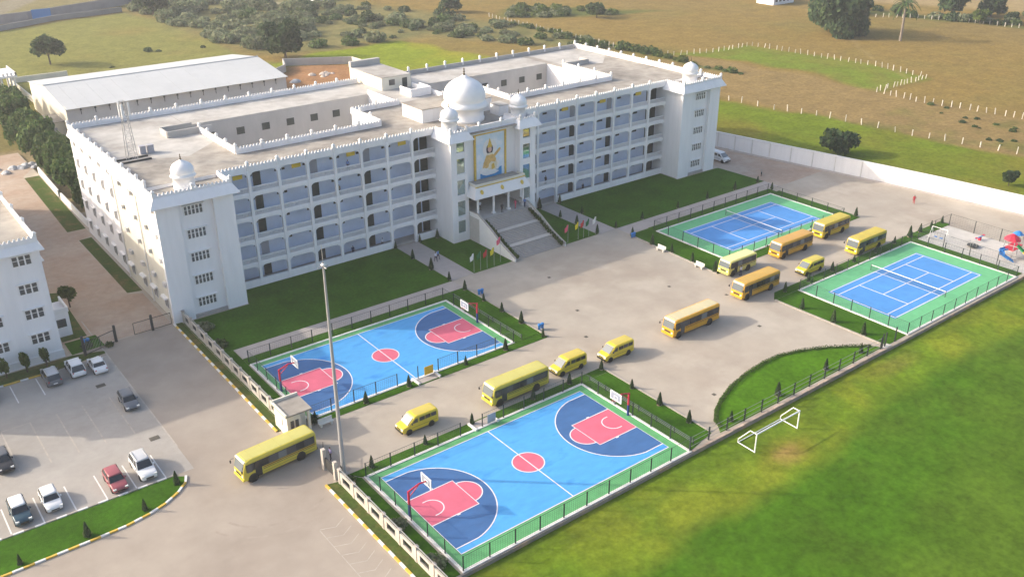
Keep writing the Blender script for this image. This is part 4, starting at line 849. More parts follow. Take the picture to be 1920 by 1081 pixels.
# pierced front wall with planting, either side of the gate
PAN = MB().box(0, 2.7, -.1, .1, 0, .55).box(0, 2.7, -.1, .1, 1.35, 1.6).box(0, .55, -.1, .1, .55, 1.35).box(2.15, 2.7, -.1, .1, .55, 1.35).mesh('wall_panel', 'compound_wall')
GRL = MB()
for i in range(8): GRL.box(.6+i*.2, .64+i*.2, -.02, .02, .55, 1.35)
GRL = GRL.mesh('grille', 'metal_dark'); WPO = MB().box(-.16, .16, -.17, .17, 0, 1.85).box(-.2, .2, -.21, .21, 1.85, 1.95).mesh('wall_post', 'compound_wall')
TRL = MB().cyl((-.3, 0, 2.0), (2.7, 0, 2.0), .05).mesh('top_rail', 'steel_rail')
def pierced_wall(label, x, ya, yb):
    t = thing('front_wall', label, 'wall', (x, ya, 0)); n = round(abs(yb-ya)/3.0); st = (yb-ya)/n; rz = math.pi/2 if st > 0 else -math.pi/2; sg = 1 if st > 0 else -1
    for i in range(n+1):
        y = ya+i*st; wlink('wall_post', WPO, t, (x, y, 0))
        if i < n:
            p = wlink('wall_panel', PAN, t, (x, y+sg*.16, 0), rz); p.scale = ((abs(st)-.32)/2.7, 1, 1); link('grille', GRL, p); wlink('top_rail', TRL, t, (x, y+sg*.3, 0), rz)
    return t
pierced_wall('pierced cream wall with grilles between the road and the shaded basketball court', -18.0, 24.6, 56.4)
pierced_wall('pierced cream wall with grilles below the gate, beside the near basketball court', -18.2, 9.4, -27.0)
# guard hut by the gate
G = thing('guard_hut', 'small cream flat roofed guard hut at the gate behind the turning bus', 'hut', (-17.4, 22.3, 0))
wobj('wall', MB().box(-18.9, -17.2, 20.5, 24.0, 0, 2.9).box(-17.2, -16.0, 21.9, 24.0, 0, 2.9), 'cream_wall', G); wobj('corner_column', MB().box(-16.3, -16.0, 20.5, 20.8, 0, 2.9), 'cream_wall', G)
wobj('roof', MB().box(-19.1, -15.8, 20.3, 24.2, 2.9, 3.1), 'roof_terrace', G); wobj('parapet', MB().box(-19.1, -15.8, 24.0, 24.2, 3.1, 3.4).box(-19.1, -18.9, 20.3, 24.0, 3.1, 3.3), 'cream_wall', G)
for x in (-18.3, -17.7): wobj('window', MB().box(x-.2, x+.2, 20.44, 20.49, 1.2, 2.2), 'window_dark', G)
wobj('side_window', MB().box(-18.96, -18.91, 21.8, 22.6, 1.2, 2.1), 'window_frame', G)
# gates
def bar_gate(label, x0, y0, x1, y1, h=1.9, open_leaf=None):
    t = thing('yard_gate', label, 'gate', (x0, y0, 0)); L = math.hypot(x1-x0, y1-y0); a = math.atan2(y1-y0, x1-x0)
    fr = MB().box(0, L, -.03, .03, .12, .2).box(0, L, -.03, .03, h-.08, h).box(0, .07, -.035, .035, .1, h).box(L-.07, L, -.035, .035, .1, h).box(L/2-.035, L/2+.035, -.034, .034, .1, h)
    o = obj('gate_frame', fr, 'metal_dark', t, (0, 0, 0), rz=a)
    br = MB()
    for i in range(int(L/.22)): br.box(.1+i*.22, .12+i*.22, -.01, .01, .2, h-.08)
    obj('bars', br, 'metal_grey', t, (0, 0, 0), rz=a)
    return t
g = bar_gate('closed dark barred gate leaf against the corner tower of the school', -24.9, 56.9, -19.6, 57.0); wobj('gate_post', MB().box(-22.5, -22.2, 56.75, 57.05, 0, 2.4), 'metal_dark', g)
g = bar_gate('dark barred gate leaf beside the smaller white block', -31.8, 55.2, -27.6, 56.6); wobj('gate_post', MB().box(-27.6, -27.3, 56.5, 56.8, 0, 2.5), 'metal_dark', g); wobj('gate_post', MB().box(-32.1, -31.8, 55.0, 55.3, 0, 3.0), 'metal_dark', g)
g = bar_gate('open gate leaf behind the turning yellow bus', -18.2, 13.2, -17.3, 14.9, h=2.0); wobj('gate_post', MB().box(-18.5, -18.1, 12.6, 13.1, 0, 2.6), 'compound_wall', g); wobj('gate_post', MB().box(-18.4, -18.0, 10.2, 10.6, 0, 2.3), 'compound_wall', g); wobj('link_rail', MB().box(-18.3, -18.1, 10.6, 12.6, .3, 1.6), 'metal_dark', g)
# walls behind the tree row and around the far plots
def wallrun(name, label, pts, h, m, t=.3, zb=-.7, cat='wall'):
    mb = MB()
    for (x0, y0), (x1, y1) in zip(pts, pts[1:]):
        L = math.hypot(x1-x0, y1-y0); nx_, ny_ = -(y1-y0)/L*t/2, (x1-x0)/L*t/2; mb.prism([(x0+nx_, y0+ny_), (x1+nx_, y1+ny_), (x1-nx_, y1-ny_), (x0-nx_, y0-ny_)], zb, h)
    return tag(obj(name, mb, m), label, cat)
wallrun('low_wall', 'low pale wall in front of the dense tree row left of the school', [(-18.3, 103.5), (-18.2, 122)], 1.3, 'white_plain'); wallrun('low_wall', 'pale low wall running on behind the tree row towards the rubble', [(-18.2, 124), (-17.7, 142)], 1.3, 'white_plain')
wallrun('compound_wall', 'grey compound wall at the far edge of the olive meadow', [(-120, 322), (12, 331), (34, 343), (62, 348)], 1.6, 'far_wall')
wallrun('compound_wall', 'taller grey wall behind the lane at the far left', [(-120, 340), (15, 347), (26, 349), (75, 369), (120, 400)], 3.2, 'far_wall')
tag(obj('metal_gate', MB().box(27.5, 34.5, -0, .2, -.6, 3.8), 'blue_plastic', loc=(0, 347.6, 0), rz=0.0), 'blue sheet metal gate in the far left compound wall', 'gate')
wallrun('yard_wall', 'grey wall at the back of the red soil yard behind the school', [(52, 190), (66, 201), (69, 209), (87.5, 198.5)], 1.8, 'grey_wall'); wallrun('yard_wall', 'pale wall at the right of the red soil yard', [(87.5, 198.3), (88.5, 160)], 1.8, 'cream_wall')
tag(obj('far_house', MB().box(286, 300, 190, 199, -.6, 4.0), 'white_wall'), 'white house at the top edge left of the big dark tree', 'house')
hh = bpy.data.objects['far_house']
for i in range(5): obj('window', MB().box(287.2+i*2.6, 288.6+i*2.6, 189.9, 189.99, .8, 2.4), 'window_dark', hh)
obj('roof', MB().box(285.5, 300.5, 189.5, 199.5, 4.0, 4.4), 'roof_pale', hh)
tag(obj('far_house', MB().box(138, 146, 322, 330, -.6, 3.5), 'white_wall'), 'small white house beyond the scrub at the top edge', 'house')
# rubble, tarpaulins
for k, (x, y, n, s, lab) in enumerate(((74, 190, 16, 1.5, 'heap of broken stone on the red soil yard behind the school'), (62, 186, 1, 3.4, 'grey sand heap on the red soil yard behind the shed'), (-20.3, 148, 14, 1.3, 'scrap heap of pale sheets at the end of the side road'))):
    t = thing('rubble_heap', lab, 'heap', (x, y, -.6 if x > 0 else 0))
    for i in range(n):
        r_ = s*rnd.uniform(.5, 1.0); a = rnd.uniform(0, 6.3); d_ = rnd.uniform(0, 5 if n > 1 else 0)
        mb = MB().lathe([(r_, 0), (r_*.8, r_*.3), (r_*.4, r_*.55), (.05, r_*.65)], 7); mb.v = [(p[0]*rnd.uniform(.8, 1.2), p[1]*rnd.uniform(.8, 1.2), p[2]) for p in mb.v]
        obj('stone' if k < 2 else 'sheet', mb, 'rubble' if k == 0 else 'tarp', t, (d_*math.cos(a), d_*.6*math.sin(a), 0))

# ---------------------------------------------------------------- plants
def leafcloud(blobs, n, size, cols, seed, flat=.35, shell=.55):
    r = np.random.RandomState(seed); m = MB(); tint = []
    bl = np.array([b[:6] for b in blobs], float); wts = (bl[:, 3]*bl[:, 4]*bl[:, 5])**.67; wts /= wts.sum()
    ch = r.choice(len(bl), n, p=wts); V_ = r.normal(size=(n, 3)); V_ /= np.linalg.norm(V_, axis=1)[:, None]
    rad = shell+(1-shell)*r.rand(n)**.6; P_ = bl[ch, :3]+V_*bl[ch, 3:6]*rad[:, None]
    N_ = V_*.7+r.normal(size=(n, 3))*.6; N_[:, 2] += flat; N_ /= np.linalg.norm(N_, axis=1)[:, None]
    A = np.cross(N_, r.normal(size=(n, 3))); A /= np.linalg.norm(A, axis=1)[:, None]; Bv = np.cross(N_, A)
    s_ = size*(.55+.9*r.rand(n))[:, None]; asp = (.6+.4*r.rand(n))[:, None]
    C = np.array(cols); cc = C[r.randint(0, len(C), n)]*(.75+.5*r.rand(n))[:, None]
    q = np.stack([P_-A*s_*.5, P_+Bv*s_*asp*.5-A*s_*.05, P_+A*s_*.5, P_-Bv*s_*asp*.5+N_*s_*.12], 1)
    m.v = [tuple(p) for p in q.reshape(-1, 3)]; m.f = [(4*i, 4*i+1, 4*i+2, 4*i+3) for i in range(n)]; m.m = [0]*n
    m.tint = np.concatenate([np.repeat(cc, 4, 0), np.ones((4*n, 1))], 1); return m
GREEN = [(.065, .115, .034), (.085, .135, .042), (.050, .095, .030), (.11, .15, .048)]
DARK = [(.046, .082, .036), (.060, .10, .043), (.037, .068, .032), (.08, .118, .048)]
SCRUB = [(.15, .185, .10), (.19, .21, .12), (.125, .165, .085), (.21, .225, .135)]
LIGHT = [(.09, .13, .03), (.11, .15, .035), (.07, .11, .025)]
def crown_blobs(r, h, k, seed):
    q = random.Random(seed); out = [(0, 0, 0, r*.72, r*.72, h*.6)]
    for i in range(k):
        a = 6.283*i/k+q.uniform(-.4, .4); d_ = r*q.uniform(.4, .62); rr = r*q.uniform(.34, .5); out.append((d_*math.cos(a), d_*math.sin(a), h*q.uniform(-.4, .45), rr, rr, h*q.uniform(.32, .45)))
    return out
CROWN = {}
def crown(kind, v, r, h, n, size, cols, k=8):
    key = (kind, v)
    if key not in CROWN: CROWN[key] = leafcloud(crown_blobs(r, h, k, v*13+len(kind)), n, size, cols, v*7+len(kind)).mesh('crown', 'leaf_broad')
    return CROWN[key]
def limbs(h, r, seed):
    q = random.Random(seed); m = MB().cyl((0, 0, -.3), (q.uniform(-.1, .1), q.uniform(-.1, .1), h), r, r*.6, n=7)
    for i in range(5):
        a = 6.283*i/5+q.uniform(-.4, .4); z = h*q.uniform(.6, 1.0); l = h*q.uniform(.5, .8)
        m.cyl((0, 0, z), (l*.75*math.cos(a), l*.75*math.sin(a), z+l*.75), r*.45, r*.12, n=5)
    return m
def tree(name, label, x, y, z, r, h, trunk, v, cols, n=1100, size=.55, cat='tree', group=None, kind='broad', rz=0, base_r=4.0, base_h=3.2):
    t = thing(name, label, cat, (x, y, z), rz, group)
    c = crown(kind, v, base_r, base_h, n, size, cols); o = link('crown', c, t, (0, 0, trunk+h*.55)); o.scale = (r/base_r, r/base_r, h*.62/base_h)
    link('trunk', limbs(trunk+h*.25, max(.12, r*.06), v).mesh('trunk', 'bark'), t)
    return t
# dense row left of the school
rowt = [(-14.6, 104.5, 3.4, 6.6), (-15.6, 109.5, 3.6, 7.2), (-12.8, 113, 3.2, 6.8), (-15.2, 115.5, 3.6, 7.0), (-13.0, 120, 3.6, 7.2), (-15.4, 123, 3.6, 6.8), (-13.2, 127.5, 3.6, 7.2), (-15.6, 131, 3.6, 7.0), (-13.0, 136, 3.6, 7.4), (-15.2, 140.5, 3.8, 7.4), (-13.4, 146, 3.8, 7.2), (-15.8, 151, 3.8, 7.4), (-13.6, 157, 4.0, 7.4), (-15.6, 163, 4.0, 7.8), (-13.4, 169, 4.0, 7.4), (-15.0, 176, 4.2, 8.0), (-14.0, 184, 4.2, 7.8), (-13.0, 192, 4.2, 7.5), (-12.5, 200, 4.0, 7.0)]
for i, (x, y, r_, h) in enumerate(rowt):
    lab = ('leafy tree at the near end of the dense row left of the school' if i == 0 else 'leafy tree at the far end of the dense row, by the pavilion' if i == len(rowt)-1 else ORD[i]+' leafy tree from the near end of the dense row left of the school' if i < 16 else 'tree '+('second' if i == 17 else 'third')+' from the far end of the dense row left of the school')
    tree('row_tree', lab, x, y, -.3, r_, h, 1.2, i % 4, GREEN, 1500, .75, group='dense tree row left of the school', rz=i*1.3, kind='row')
# palms standing in that row
def frond_mesh(n, L, seed, cols):
    q = random.Random(seed); m = MB(); tint = []
    for i in range(n):
        a = 6.283*i/n+q.uniform(-.2, .2); up = q.uniform(.1, 1.0); segs = 7; prev = None
        for k in range(segs):
            s0 = k/segs; s1 = (k+1)/segs
            P = lambda s: (L*s*math.cos(a)*math.cos(up*.6), L*s*math.sin(a)*math.cos(up*.6), L*(up*s-1.05*s*s))
            p0, p1 = P(s0), P(s1); wd = .5*L*.16*(1.2-s0); sx, sy = -math.sin(a), math.cos(a)
            for sd in (-1, 1):
                o = len(m.v); m.v += [p0, p1, (p1[0]+sd*sx*wd, p1[1]+sd*sy*wd, p1[2]-wd*.55), (p0[0]+sd*sx*wd*.8, p0[1]+sd*sy*wd*.8, p0[2]-wd*.5)]; m.f.append((o, o+1, o+2, o+3)); m.m.append(0)
                c = q.choice(cols); tint += [(*[v_*q.uniform(.8, 1.2) for v_ in c], 1)]*4
    m.tint = tint; return m
PF = frond_mesh(15, 3.0, 5, LIGHT+GREEN).mesh('fronds', 'leaf_broad')
def palm(label, x, y, z, h, s=1.0, group=None, cat='palm'):
    t = thing('palm_tree', label, cat, (x, y, z), rnd.uniform(0, 6), group); q = rnd.uniform(-.4, .4)
    m = MB(); P = [(q*(k/6)**2, q*.6*(k/6)**2, h*k/6) for k in range(7)]
    for k in range(6): m.cyl(P[k], P[k+1], .2*s*(1.3-.5*k/6), .2*s*(1.3-.5*(k+1)/6), n=8, cap=k in (0, 5))
    obj('trunk', m, 'palm_trunk', t); o = link('fronds', PF, t, P[6]); o.scale = (s, s, s); return t
palm('palm with yellow-green fronds at the school corner end of the tree row', -15.4, 107.2, -.3, 5.4, 1.0); palm('palm in the middle of the dense tree row', -12.6, 134, -.3, 7.0, 1.1); palm('palm rising from the far part of the dense tree row', -13.8, 160, -.3, 7.6, 1.2); palm('palm at the top left near the columned pavilion', -12.2, 178, -.3, 7.6, 1.2)
PF = frond_mesh(24, 3.0, 9, GREEN+DARK).mesh('fronds', 'leaf_broad')
palm('tall lone palm with grey trunk right of the big dark tree', 256, 112, -.6, 13.0, 1.9)
# single trees
tree('field_tree', 'lone dark round tree in the olive meadow behind the shed', 12.1, 257, -.6, 5.2, 7.2, 2.4, 1, DARK, 1500, .75, kind='dark')
tree('big_tree', 'very large dark green tree alone in the dry field at the top right', 250, 133, -.6, 12.8, 20, -2.6, 2, DARK, 5600, .5, kind='bigdark')
tree('field_tree', 'round dark tree just behind the white boundary wall', 125.5, 46.8, -.6, 4.3, 6.0, .0, 3, DARK, 1500, .75, kind='dark')
tree('field_tree', 'small dark bush like tree behind the right end of the white wall', 134.3, 13.4, -.6, 1.7, 3.0, .4, 0, DARK, 1500, .75, kind='dark')
tree('field_tree', 'large dark tree at the corner of the meadow beside the shed end', 74.5, 219, -.6, 7.6, 11.0, .2, 2, DARK, 1500, .75, kind='dark')
tree('field_tree', 'dark tree left of the thicket corner beyond the meadow', 70, 333, -.6, 8, 10, 1, 0, DARK, 1500, .75, kind='dark')
tree('field_tree', 'spreading tree at the top of the dry field above the domes', 168, 262, -.6, 5, 6.5, .6, 1, GREEN, 1500, .75, kind='dark')
for i, (x, y, r_, h, lab) in enumerate(((318, 128, 7, 10, 'dark tree behind the far white posts at the top right'), (330, 118, 6, 8, 'broad dark tree by the road at the top right corner'), (330, 98, 7, 9, 'dark tree at the extreme top right corner'), (290, 158, 6, 7, 'green tree just right of the big dark tree'), (310, 112, 3.4, 5, 'light green small tree among the far posts'), (322, 106, 3, 4, 'small bushy tree by the road near the top right corner'), (206, 214, 4.5, 5, 'tree at the right end of the green strip above the school'), (303, 142, 3, 4, 'small dark tree beside the lone palm'))):
    tree('far_tree', lab, x, y, -.6, r_, h, .6, i % 4, DARK if i != 4 else LIGHT, 1100, .9, kind='far%d' % (i == 4), group='trees along the far road')
for i, (x, y, lab) in enumerate(((-36.8, 55.0, 'nearest the grey parked car'), (-39.1, 55.3, 'in the middle of the three'), (-41.6, 55.4, 'at the left edge of the picture'))):
    tree('sapling', 'leafy sapling by the wall of the smaller block, '+lab, x, y, 0, .62, 2.7, .5, i, LIGHT, 420, .55, kind='sap', base_r=1.6, base_h=1.6)
tree('sapling', 'small tree on the dirt beside the side porch of the smaller block', -29.6, 71.8, 0, 1.3, 2.4, 1.2, 1, GREEN, 420, .55, kind='sap', base_r=1.6, base_h=1.6)
# scrub behind the school, every bush its own plant
BUSH = [leafcloud([(0, 0, .55, 1, 1, .6), (.5, .3, .4, .6, .6, .45), (-.5, -.2, .45, .55, .6, .5), (.1, -.55, .35, .55, .5, .4)], 260, .34, c, 60+i).mesh('foliage', 'leaf_broad') for i, c in enumerate((SCRUB, SCRUB, GREEN, DARK, SCRUB, LIGHT))]
def bush(name, label, x, y, s, kind, group, hz=None, z=-.62):
    o = link(name, BUSH[kind], None, (x, y, z), rnd.uniform(0, 6), (s, s, (hz or s*rnd.uniform(.7, 1.1)))); return tag(o, label, 'bush', group)
def scatter(poly, n, seed):
    q = random.Random(seed); xs = [p[0] for p in poly]; ys = [p[1] for p in poly]; out = []
    while len(out) < n:
        x, y = q.uniform(min(xs), max(xs)), q.uniform(min(ys), max(ys)); c = False
        for (x0, y0), (x1, y1) in zip(poly, poly[1:]+poly[:1]):
            if (y0 > y) != (y1 > y) and x < (x1-x0)*(y-y0)/(y1-y0)+x0: c = not c
        if c: out.append((x, y))
    return out
for x, y in scatter([(66, 345), (67, 300), (70, 245), (78, 232), (98, 240), (108, 262), (120, 300), (120, 400), (70, 400)], 175, 4):
    bush('scrub_bush', 'grey green scrub bush in the dense thicket behind the shed meadow', x, y, rnd.uniform(2.0, 4.6), rnd.choice((0, 1, 4, 4, 0, 1, 2)), 'thicket bushes')
for x, y in scatter([(84, 226), (128, 224), (150, 185), (170, 160), (170, 235), (150, 300), (122, 330), (112, 262), (100, 238)], 125, 9):
    bush('low_bush', 'low scattered bush on the rough ground behind the school roof', x, y, rnd.choice((rnd.uniform(1.0, 2.0), rnd.uniform(1.6, 3.6))), rnd.choice((0, 1, 4, 2, 3)), 'scattered bushes')
for x, y in scatter([(178, 236), (196, 254), (222, 224), (236, 210), (214, 217), (192, 228)], 34, 12):
    bush('hedge_bush', 'green bush in the long strip along the far edge of the dry field', x, y, rnd.uniform(1.6, 3.0), rnd.choice((2, 5, 1)), 'far hedge bushes')
for i in range(36):
    bush('hedge_bush', 'green shrub in the line along the post fence behind the school', 171+rnd.uniform(-1, 1), 112+i*3.3+rnd.uniform(-1, 1), rnd.uniform(.8, 1.9), rnd.choice((2, 2, 5)), 'fence line shrubs')
for x, y in ((171, 158), (172, 155), (169.5, 161), (173.5, 152)): bush('hedge_bush', 'large green shrub behind the right roof corner of the school', x, y, 2.6, 2, 'large shrubs behind the school')
for x, y in scatter([(296, 160), (314, 96), (322, 96), (306, 165)], 26, 15): bush('road_bush', 'dark bush along the far road at the top right', x, y, rnd.uniform(1.6, 3.2), rnd.choice((2, 3, 1)), 'far road bushes')
for x, y in scatter([(156, 30), (182, 60), (186, 34), (170, 20)], 16, 18): bush('field_tuft', 'small dark weed tuft on the fallow strip beyond the wall', x, y, rnd.uniform(.4, .9), rnd.choice((2, 3)), 'weed tufts')
for x, y in scatter([(90, 150), (128, 150), (170, 110), (145, 106), (104, 115)], 14, 19): bush('field_tuft', 'low bush on the dry ground right behind the school', x, y, rnd.uniform(.8, 1.6), rnd.choice((2, 0)), 'low bushes right behind the school')
for x, y, s in ((43.0, 258, 1.5), (46, 256, 1.0), (60, 253, .9), (26, 240, .8)): bush('field_tuft', 'small dark clump in the olive meadow', x, y, s, 3, 'meadow clumps')
for k, (x, y, s) in enumerate(((-16.6, 52.5, 1.2), (-16.7, 46.5, 1.1), (-16.9, 26.5, 1.3), (-17.1, -.5, 1.0), (-17.0, -7.2, 1.1), (-31.2, 57.4, .8), (-28.6, 56.0, .6), (-34.2, 54.0, .6), (-17.3, 9.0, .7), (-15.0, 22.0, .8))):
    bush('garden_shrub', ('shrub under the corner tower beside the pierced wall', 'second shrub behind the pierced wall by the shaded lawn', 'olive shrub beside the guard hut', 'small shrub between the pierced wall and the near court', 'pale shrub behind the lower end of the pierced wall', 'shrub behind the gate by the smaller block', 'low plant at the foot of the gate post', 'low plant in front of the white parked cars', 'shrub at the base of the tall lamp mast', 'dark shrub right of the guard hut')[k], x, y, s, (4, 2, 4, 1, 4, 3, 2, 2, 2, 3)[k], None, z=0)
# planters along the steps
STP = [(44.4+.66*i, float(np.interp(44.4+.66*i, [44, 47.5, 50.6, 54.2], [.55, 1.75, 3.3, 4.6]))) for i in range(14)]
for sx, nm in ((33.2, 'left'), (42.75, 'right')):
    for i, (y, z) in enumerate(STP): bush('step_planting', ORD[i]+' green plant from the bottom on the '+nm+' side of the entrance steps', sx, y, .34, (5, 2, 2)[i % 3], 'plants beside the entrance steps', .62, z=z-.35)
# clipped hedge on the curved lawn
hd = thing('clipped_hedge', 'low clipped dark hedge following the curved edge of the plaza lawn', 'hedge', (38, -3, 0)); r_ = np.random.RandomState(5); hb = []
for (x0, y0), (x1, y1) in zip(HEDGE, HEDGE[1:]):
    n = max(2, int(math.hypot(x1-x0, y1-y0)/.5))
    for i in range(n): hb.append((x0+(x1-x0)*i/n, y0+(y1-y0)*i/n-.3, .2, .32, .32, .26))
lc = leafcloud(hb, 4600, .13, GREEN+[(.07, .13, .03)], 8)
ox, oy, oz = WORLD_OF[hd.name]; lc.v = [(x-ox, y-oy, z-oz) for x, y, z in lc.v]; obj('foliage', lc, 'leaf_broad', hd)
# conical cypresses
def cyp_mesh(seed):
    r = np.random.RandomState(seed); n = 420; h = r.rand(n)**.8; a = r.rand(n)*6.283; rad = .36*(1-h)**.85+.02; m = MB(); t = []
    for i in range(n):
        z = .08+h[i]*1.72; R_ = rad[i]*(.55+.75*r.rand()); p = Vector((R_*math.cos(a[i]), R_*math.sin(a[i]), z)); out = Vector((math.cos(a[i]), math.sin(a[i]), .5)).normalized()
        s_ = .09+.1*r.rand(); sd = out.cross(Vector((0, 0, 1))).normalized()*s_; up = Vector((0, 0, 1))*s_*1.6+out*s_*.3
        o = len(m.v); m.v += [tuple(p-sd-up*.5), tuple(p+sd-up*.5), tuple(p+up)]; m.f.append((o, o+1, o+2)); m.m.append(0); c = DARK[r.randint(0, 4)]; k = .8+.7*r.rand(); t += [(c[0]*k, c[1]*k, c[2]*k, 1)]*3
    o = len(m.v); k = MB().cyl((0, 0, .05), (0, 0, 1.55), .17, .02, n=7); m.v += k.v; m.f += [tuple(q+o for q in f) for f in k.f]; m.m += [0]*len(k.f); t += [(.015, .03, .012, 1)]*len(k.v)
    m.tint = t; return m.mesh('foliage', 'leaf_broad')
CY = [cyp_mesh(s) for s in (1, 2, 3)]; CT = MB().cyl((0, 0, -.05), (0, 0, .3), .05).mesh('trunk', 'bark'); CS = MB().cyl((0, 0, 0), (0, 0, .05), .38, n=12).mesh('soil_ring', 'dirt')
def cypress_row(pts, fmt, group):
    for i, (x, y) in enumerate(pts):
        s = rnd.choice((rnd.uniform(.62, .85), rnd.uniform(.8, 1.05))); t = thing('cypress', fmt.format(ORD[i]), 'shrub', (x, y, .05), rnd.uniform(0, 6), group, s)
        link('foliage', CY[i % 3], t); link('trunk', CT, t); link('soil_ring', CS, t)
cypress_row([(20.0, 61.0), (20.0, 55.6), (20.0, 50.0), (20.0, 44.9), (19.9, 40.5)], '{} small cypress from the school along the left garden path', 'cypresses by the left path')
cypress_row([(24.8, 60.9), (28.2, 60.6)], '{} small cypress against the facade left of the portico bays', 'cypresses left of the portico')
cypress_row([(19.9, 35.6), (19.9, 31.1), (19.9, 26.5), (19.8, 21.5)], '{} cypress from the path along the plaza edge of the shaded basketball court', 'cypresses by the shaded basketball court')
cypress_row([(-14.9, 21.8), (-8.1, 21.7), (-1.9, 21.75), (6.9, 21.8), (13.4, 21.7)], '{} cypress from the guard hut along the bus lane', 'cypresses on the bus lane below the shaded court')
cypress_row([(-14.1, 9.9), (-7.1, 9.95), (-.5, 10.0), (8.6, 9.8), (14.5, 9.8)], '{} cypress from the lamp mast along the top of the near basketball court', 'cypresses above the near basketball court')
cypress_row([(20.1, 9.9), (19.9, 4.1), (19.9, -.7), (19.9, -5.5)], '{} cypress from the bus lane along the plaza edge of the near basketball court', 'cypresses by the near basketball court')
cypress_row([(51.4, 60.9), (51.5, 55.0), (51.5, 50.4), (51.4, 44.9)], '{} small cypress from the school along the right garden path', 'cypresses by the right path')
cypress_row([(56.3, 60.8), (55.9, 54.0), (55.9, 44.9)], '{} small cypress from the school at the edge of the right shaded lawn', 'cypresses on the right lawn edge')
cypress_row([(62.6, 45.0), (72.0, 45.0), (80.2, 45.0), (88.4, 45.1), (95.4, 45.1)], '{} cypress from the plaza along the right shaded lawn', 'cypresses along the right lawn')
cypress_row([(55.5, 40.3), (55.4, 35.4), (55.5, 31.0), (55.4, 26.3), (55.2, 21.3)], '{} cypress from the path along the plaza edge of the far tennis court', 'cypresses by the far tennis court')
cypress_row([(94.4, 21.8), (88.3, 21.8), (94.3, 40.7)], '{} cypress at the right end of the far tennis court', 'cypresses at the far tennis court end')
cypress_row([(58.0, 9.8), (64.0, 9.9), (70.1, 9.9), (76.1, 9.9), (82.2, 9.9), (88.3, 10.2), (93.0, 10.2), (96.5, 10.3), (100.1, 10.3), (103.7, 10.3)], '{} cypress from the plaza along the lane above the near tennis court', 'cypresses above the near tennis court')
cypress_row([(55.3, 4.7), (55.2, -.7), (55.3, -5.5)], '{} cypress from the lane along the plaza edge of the near tennis court', 'cypresses by the near tennis court')
cypress_row([(-48.2, 17.1), (-42.0, 17.3), (-36.2, 17.8), (-32.1, 20.1)], '{} cypress from the left on the green parking island', 'cypresses on the parking island')
cypress_row([(24.0, -8.4), (33.0, -8.2), (43.0, -8.1), (50.5, -8.3)], '{} cypress from the left along the rail fence of the curved lawn', 'cypresses on the curved lawn')
# farm fences of white stone posts
PST = MB().box(-.1, .1, -.09, .09, 0, 1.7).mesh('post', 'stone_post')
def farm_fence(label, pts, step):
    t = thing('post_fence', label, 'fence', (pts[0][0], pts[0][1], -.6))
    for (x0, y0), (x1, y1) in zip(pts, pts[1:]):
        n = max(1, round(math.hypot(x1-x0, y1-y0)/step))
        for i in range(n):
            o = wlink('post', PST, t, (x0+(x1-x0)*i/n+rnd.uniform(-.25, .25), y0+(y1-y0)*i/n+rnd.uniform(-.25, .25), -.65), rnd.uniform(0, 3)); o.scale = (1, 1, rnd.uniform(.85, 1.15)); o.rotation_euler = (rnd.gauss(0, .07), rnd.gauss(0, .07), rnd.uniform(0, 3))
farm_fence('line of white stone posts running away behind the school', [(174.4, 145), (170, 166), (171, 197), (172.6, 224), (174, 245)], 2.6)
farm_fence('white stone posts along the far side of the green plot', [(176, 144), (190, 139.5), (209, 138.7), (211, 110), (213, 94), (210, 75.5)], 2.4)
farm_fence('white stone posts from the corner of the green plot back towards the school', [(209.5, 75), (184, 75)], 1.9)
farm_fence('white stone posts between the fallow strip and the dry field on the right', [(183.5, 74.5), (182.5, 62), (184.5, 51), (187, 36), (192, 5)], 2.1)
farm_fence('widely spaced white posts on the verge beyond the white wall', [(143.8, 98), (144.5, 90), (146, 80.5), (149.5, 70), (151, 58), (152, 45), (154, 38), (157, 23), (160, 2)], 4.1)
farm_fence('distant white posts along the road at the top right', [(290, 150), (304, 134), (311, 114), (314, 96), (316, 84)], 2.7)

# ---------------------------------------------------------------- vehicles (built facing -x, origin on the ground at the centre)
WH = {}
def wheel_mesh(r, w_):
    if (r, w_) not in WH:
        ty = MB(); pr = [(r*.62, -w_/2), (r*.95, -w_/2), (r, -w_*.35), (r, w_*.35), (r*.95, w_/2), (r*.62, w_/2)]; ty.lathe(pr, 18); ty.v = [(x, z, y) for x, y, z in ty.v]
        rm = MB().lathe([(r*.62, -w_*.42), (r*.5, -w_*.36), (r*.18, -w_*.4), (r*.18, w_*.4), (r*.5, w_*.36), (r*.62, w_*.42)], 14); rm.v = [(x, z, y) for x, y, z in rm.v]
        WH[(r, w_)] = (ty.mesh('tyre', 'tyre'), rm.mesh('rim', 'rim'))
    return WH[(r, w_)]
def wheels(t, xs, hw, r, w_):
    ty, rm = wheel_mesh(r, w_)
    for x in xs:
        for s in (-1, 1):
            o = link('wheel', ty, t, (x, s*(hw-w_/2), r)); link('rim', rm, o)
def xsec(x, hw, z0, z1, rt, tuck=.0, n=4):       # rounded roof section at station x, (y,z) ring
    pts = [(x, -hw+.06, z0), (x, hw-.06, z0), (x, hw, z0+.12)]
    for i in range(n+1): q = R(90*i/n); pts.append((x, hw-tuck-rt+rt*math.cos(q), z1-rt+rt*math.sin(q)))
    for i in range(n+1): q = R(90+90*i/n); pts.append((x, -hw+tuck+rt+rt*math.cos(q), z1-rt+rt*math.sin(q)))
    pts.append((x, -hw, z0+.12)); return pts
def panel(m, x0, x1, s, y, z0, z1, slope=0.0, t=.012):  # thin proud panel on a side wall
    a, b = s*y, s*(y+t); ys = (min(a, b), max(a, b)); m.box(x0, x1, ys[0], ys[1], z0, z1)
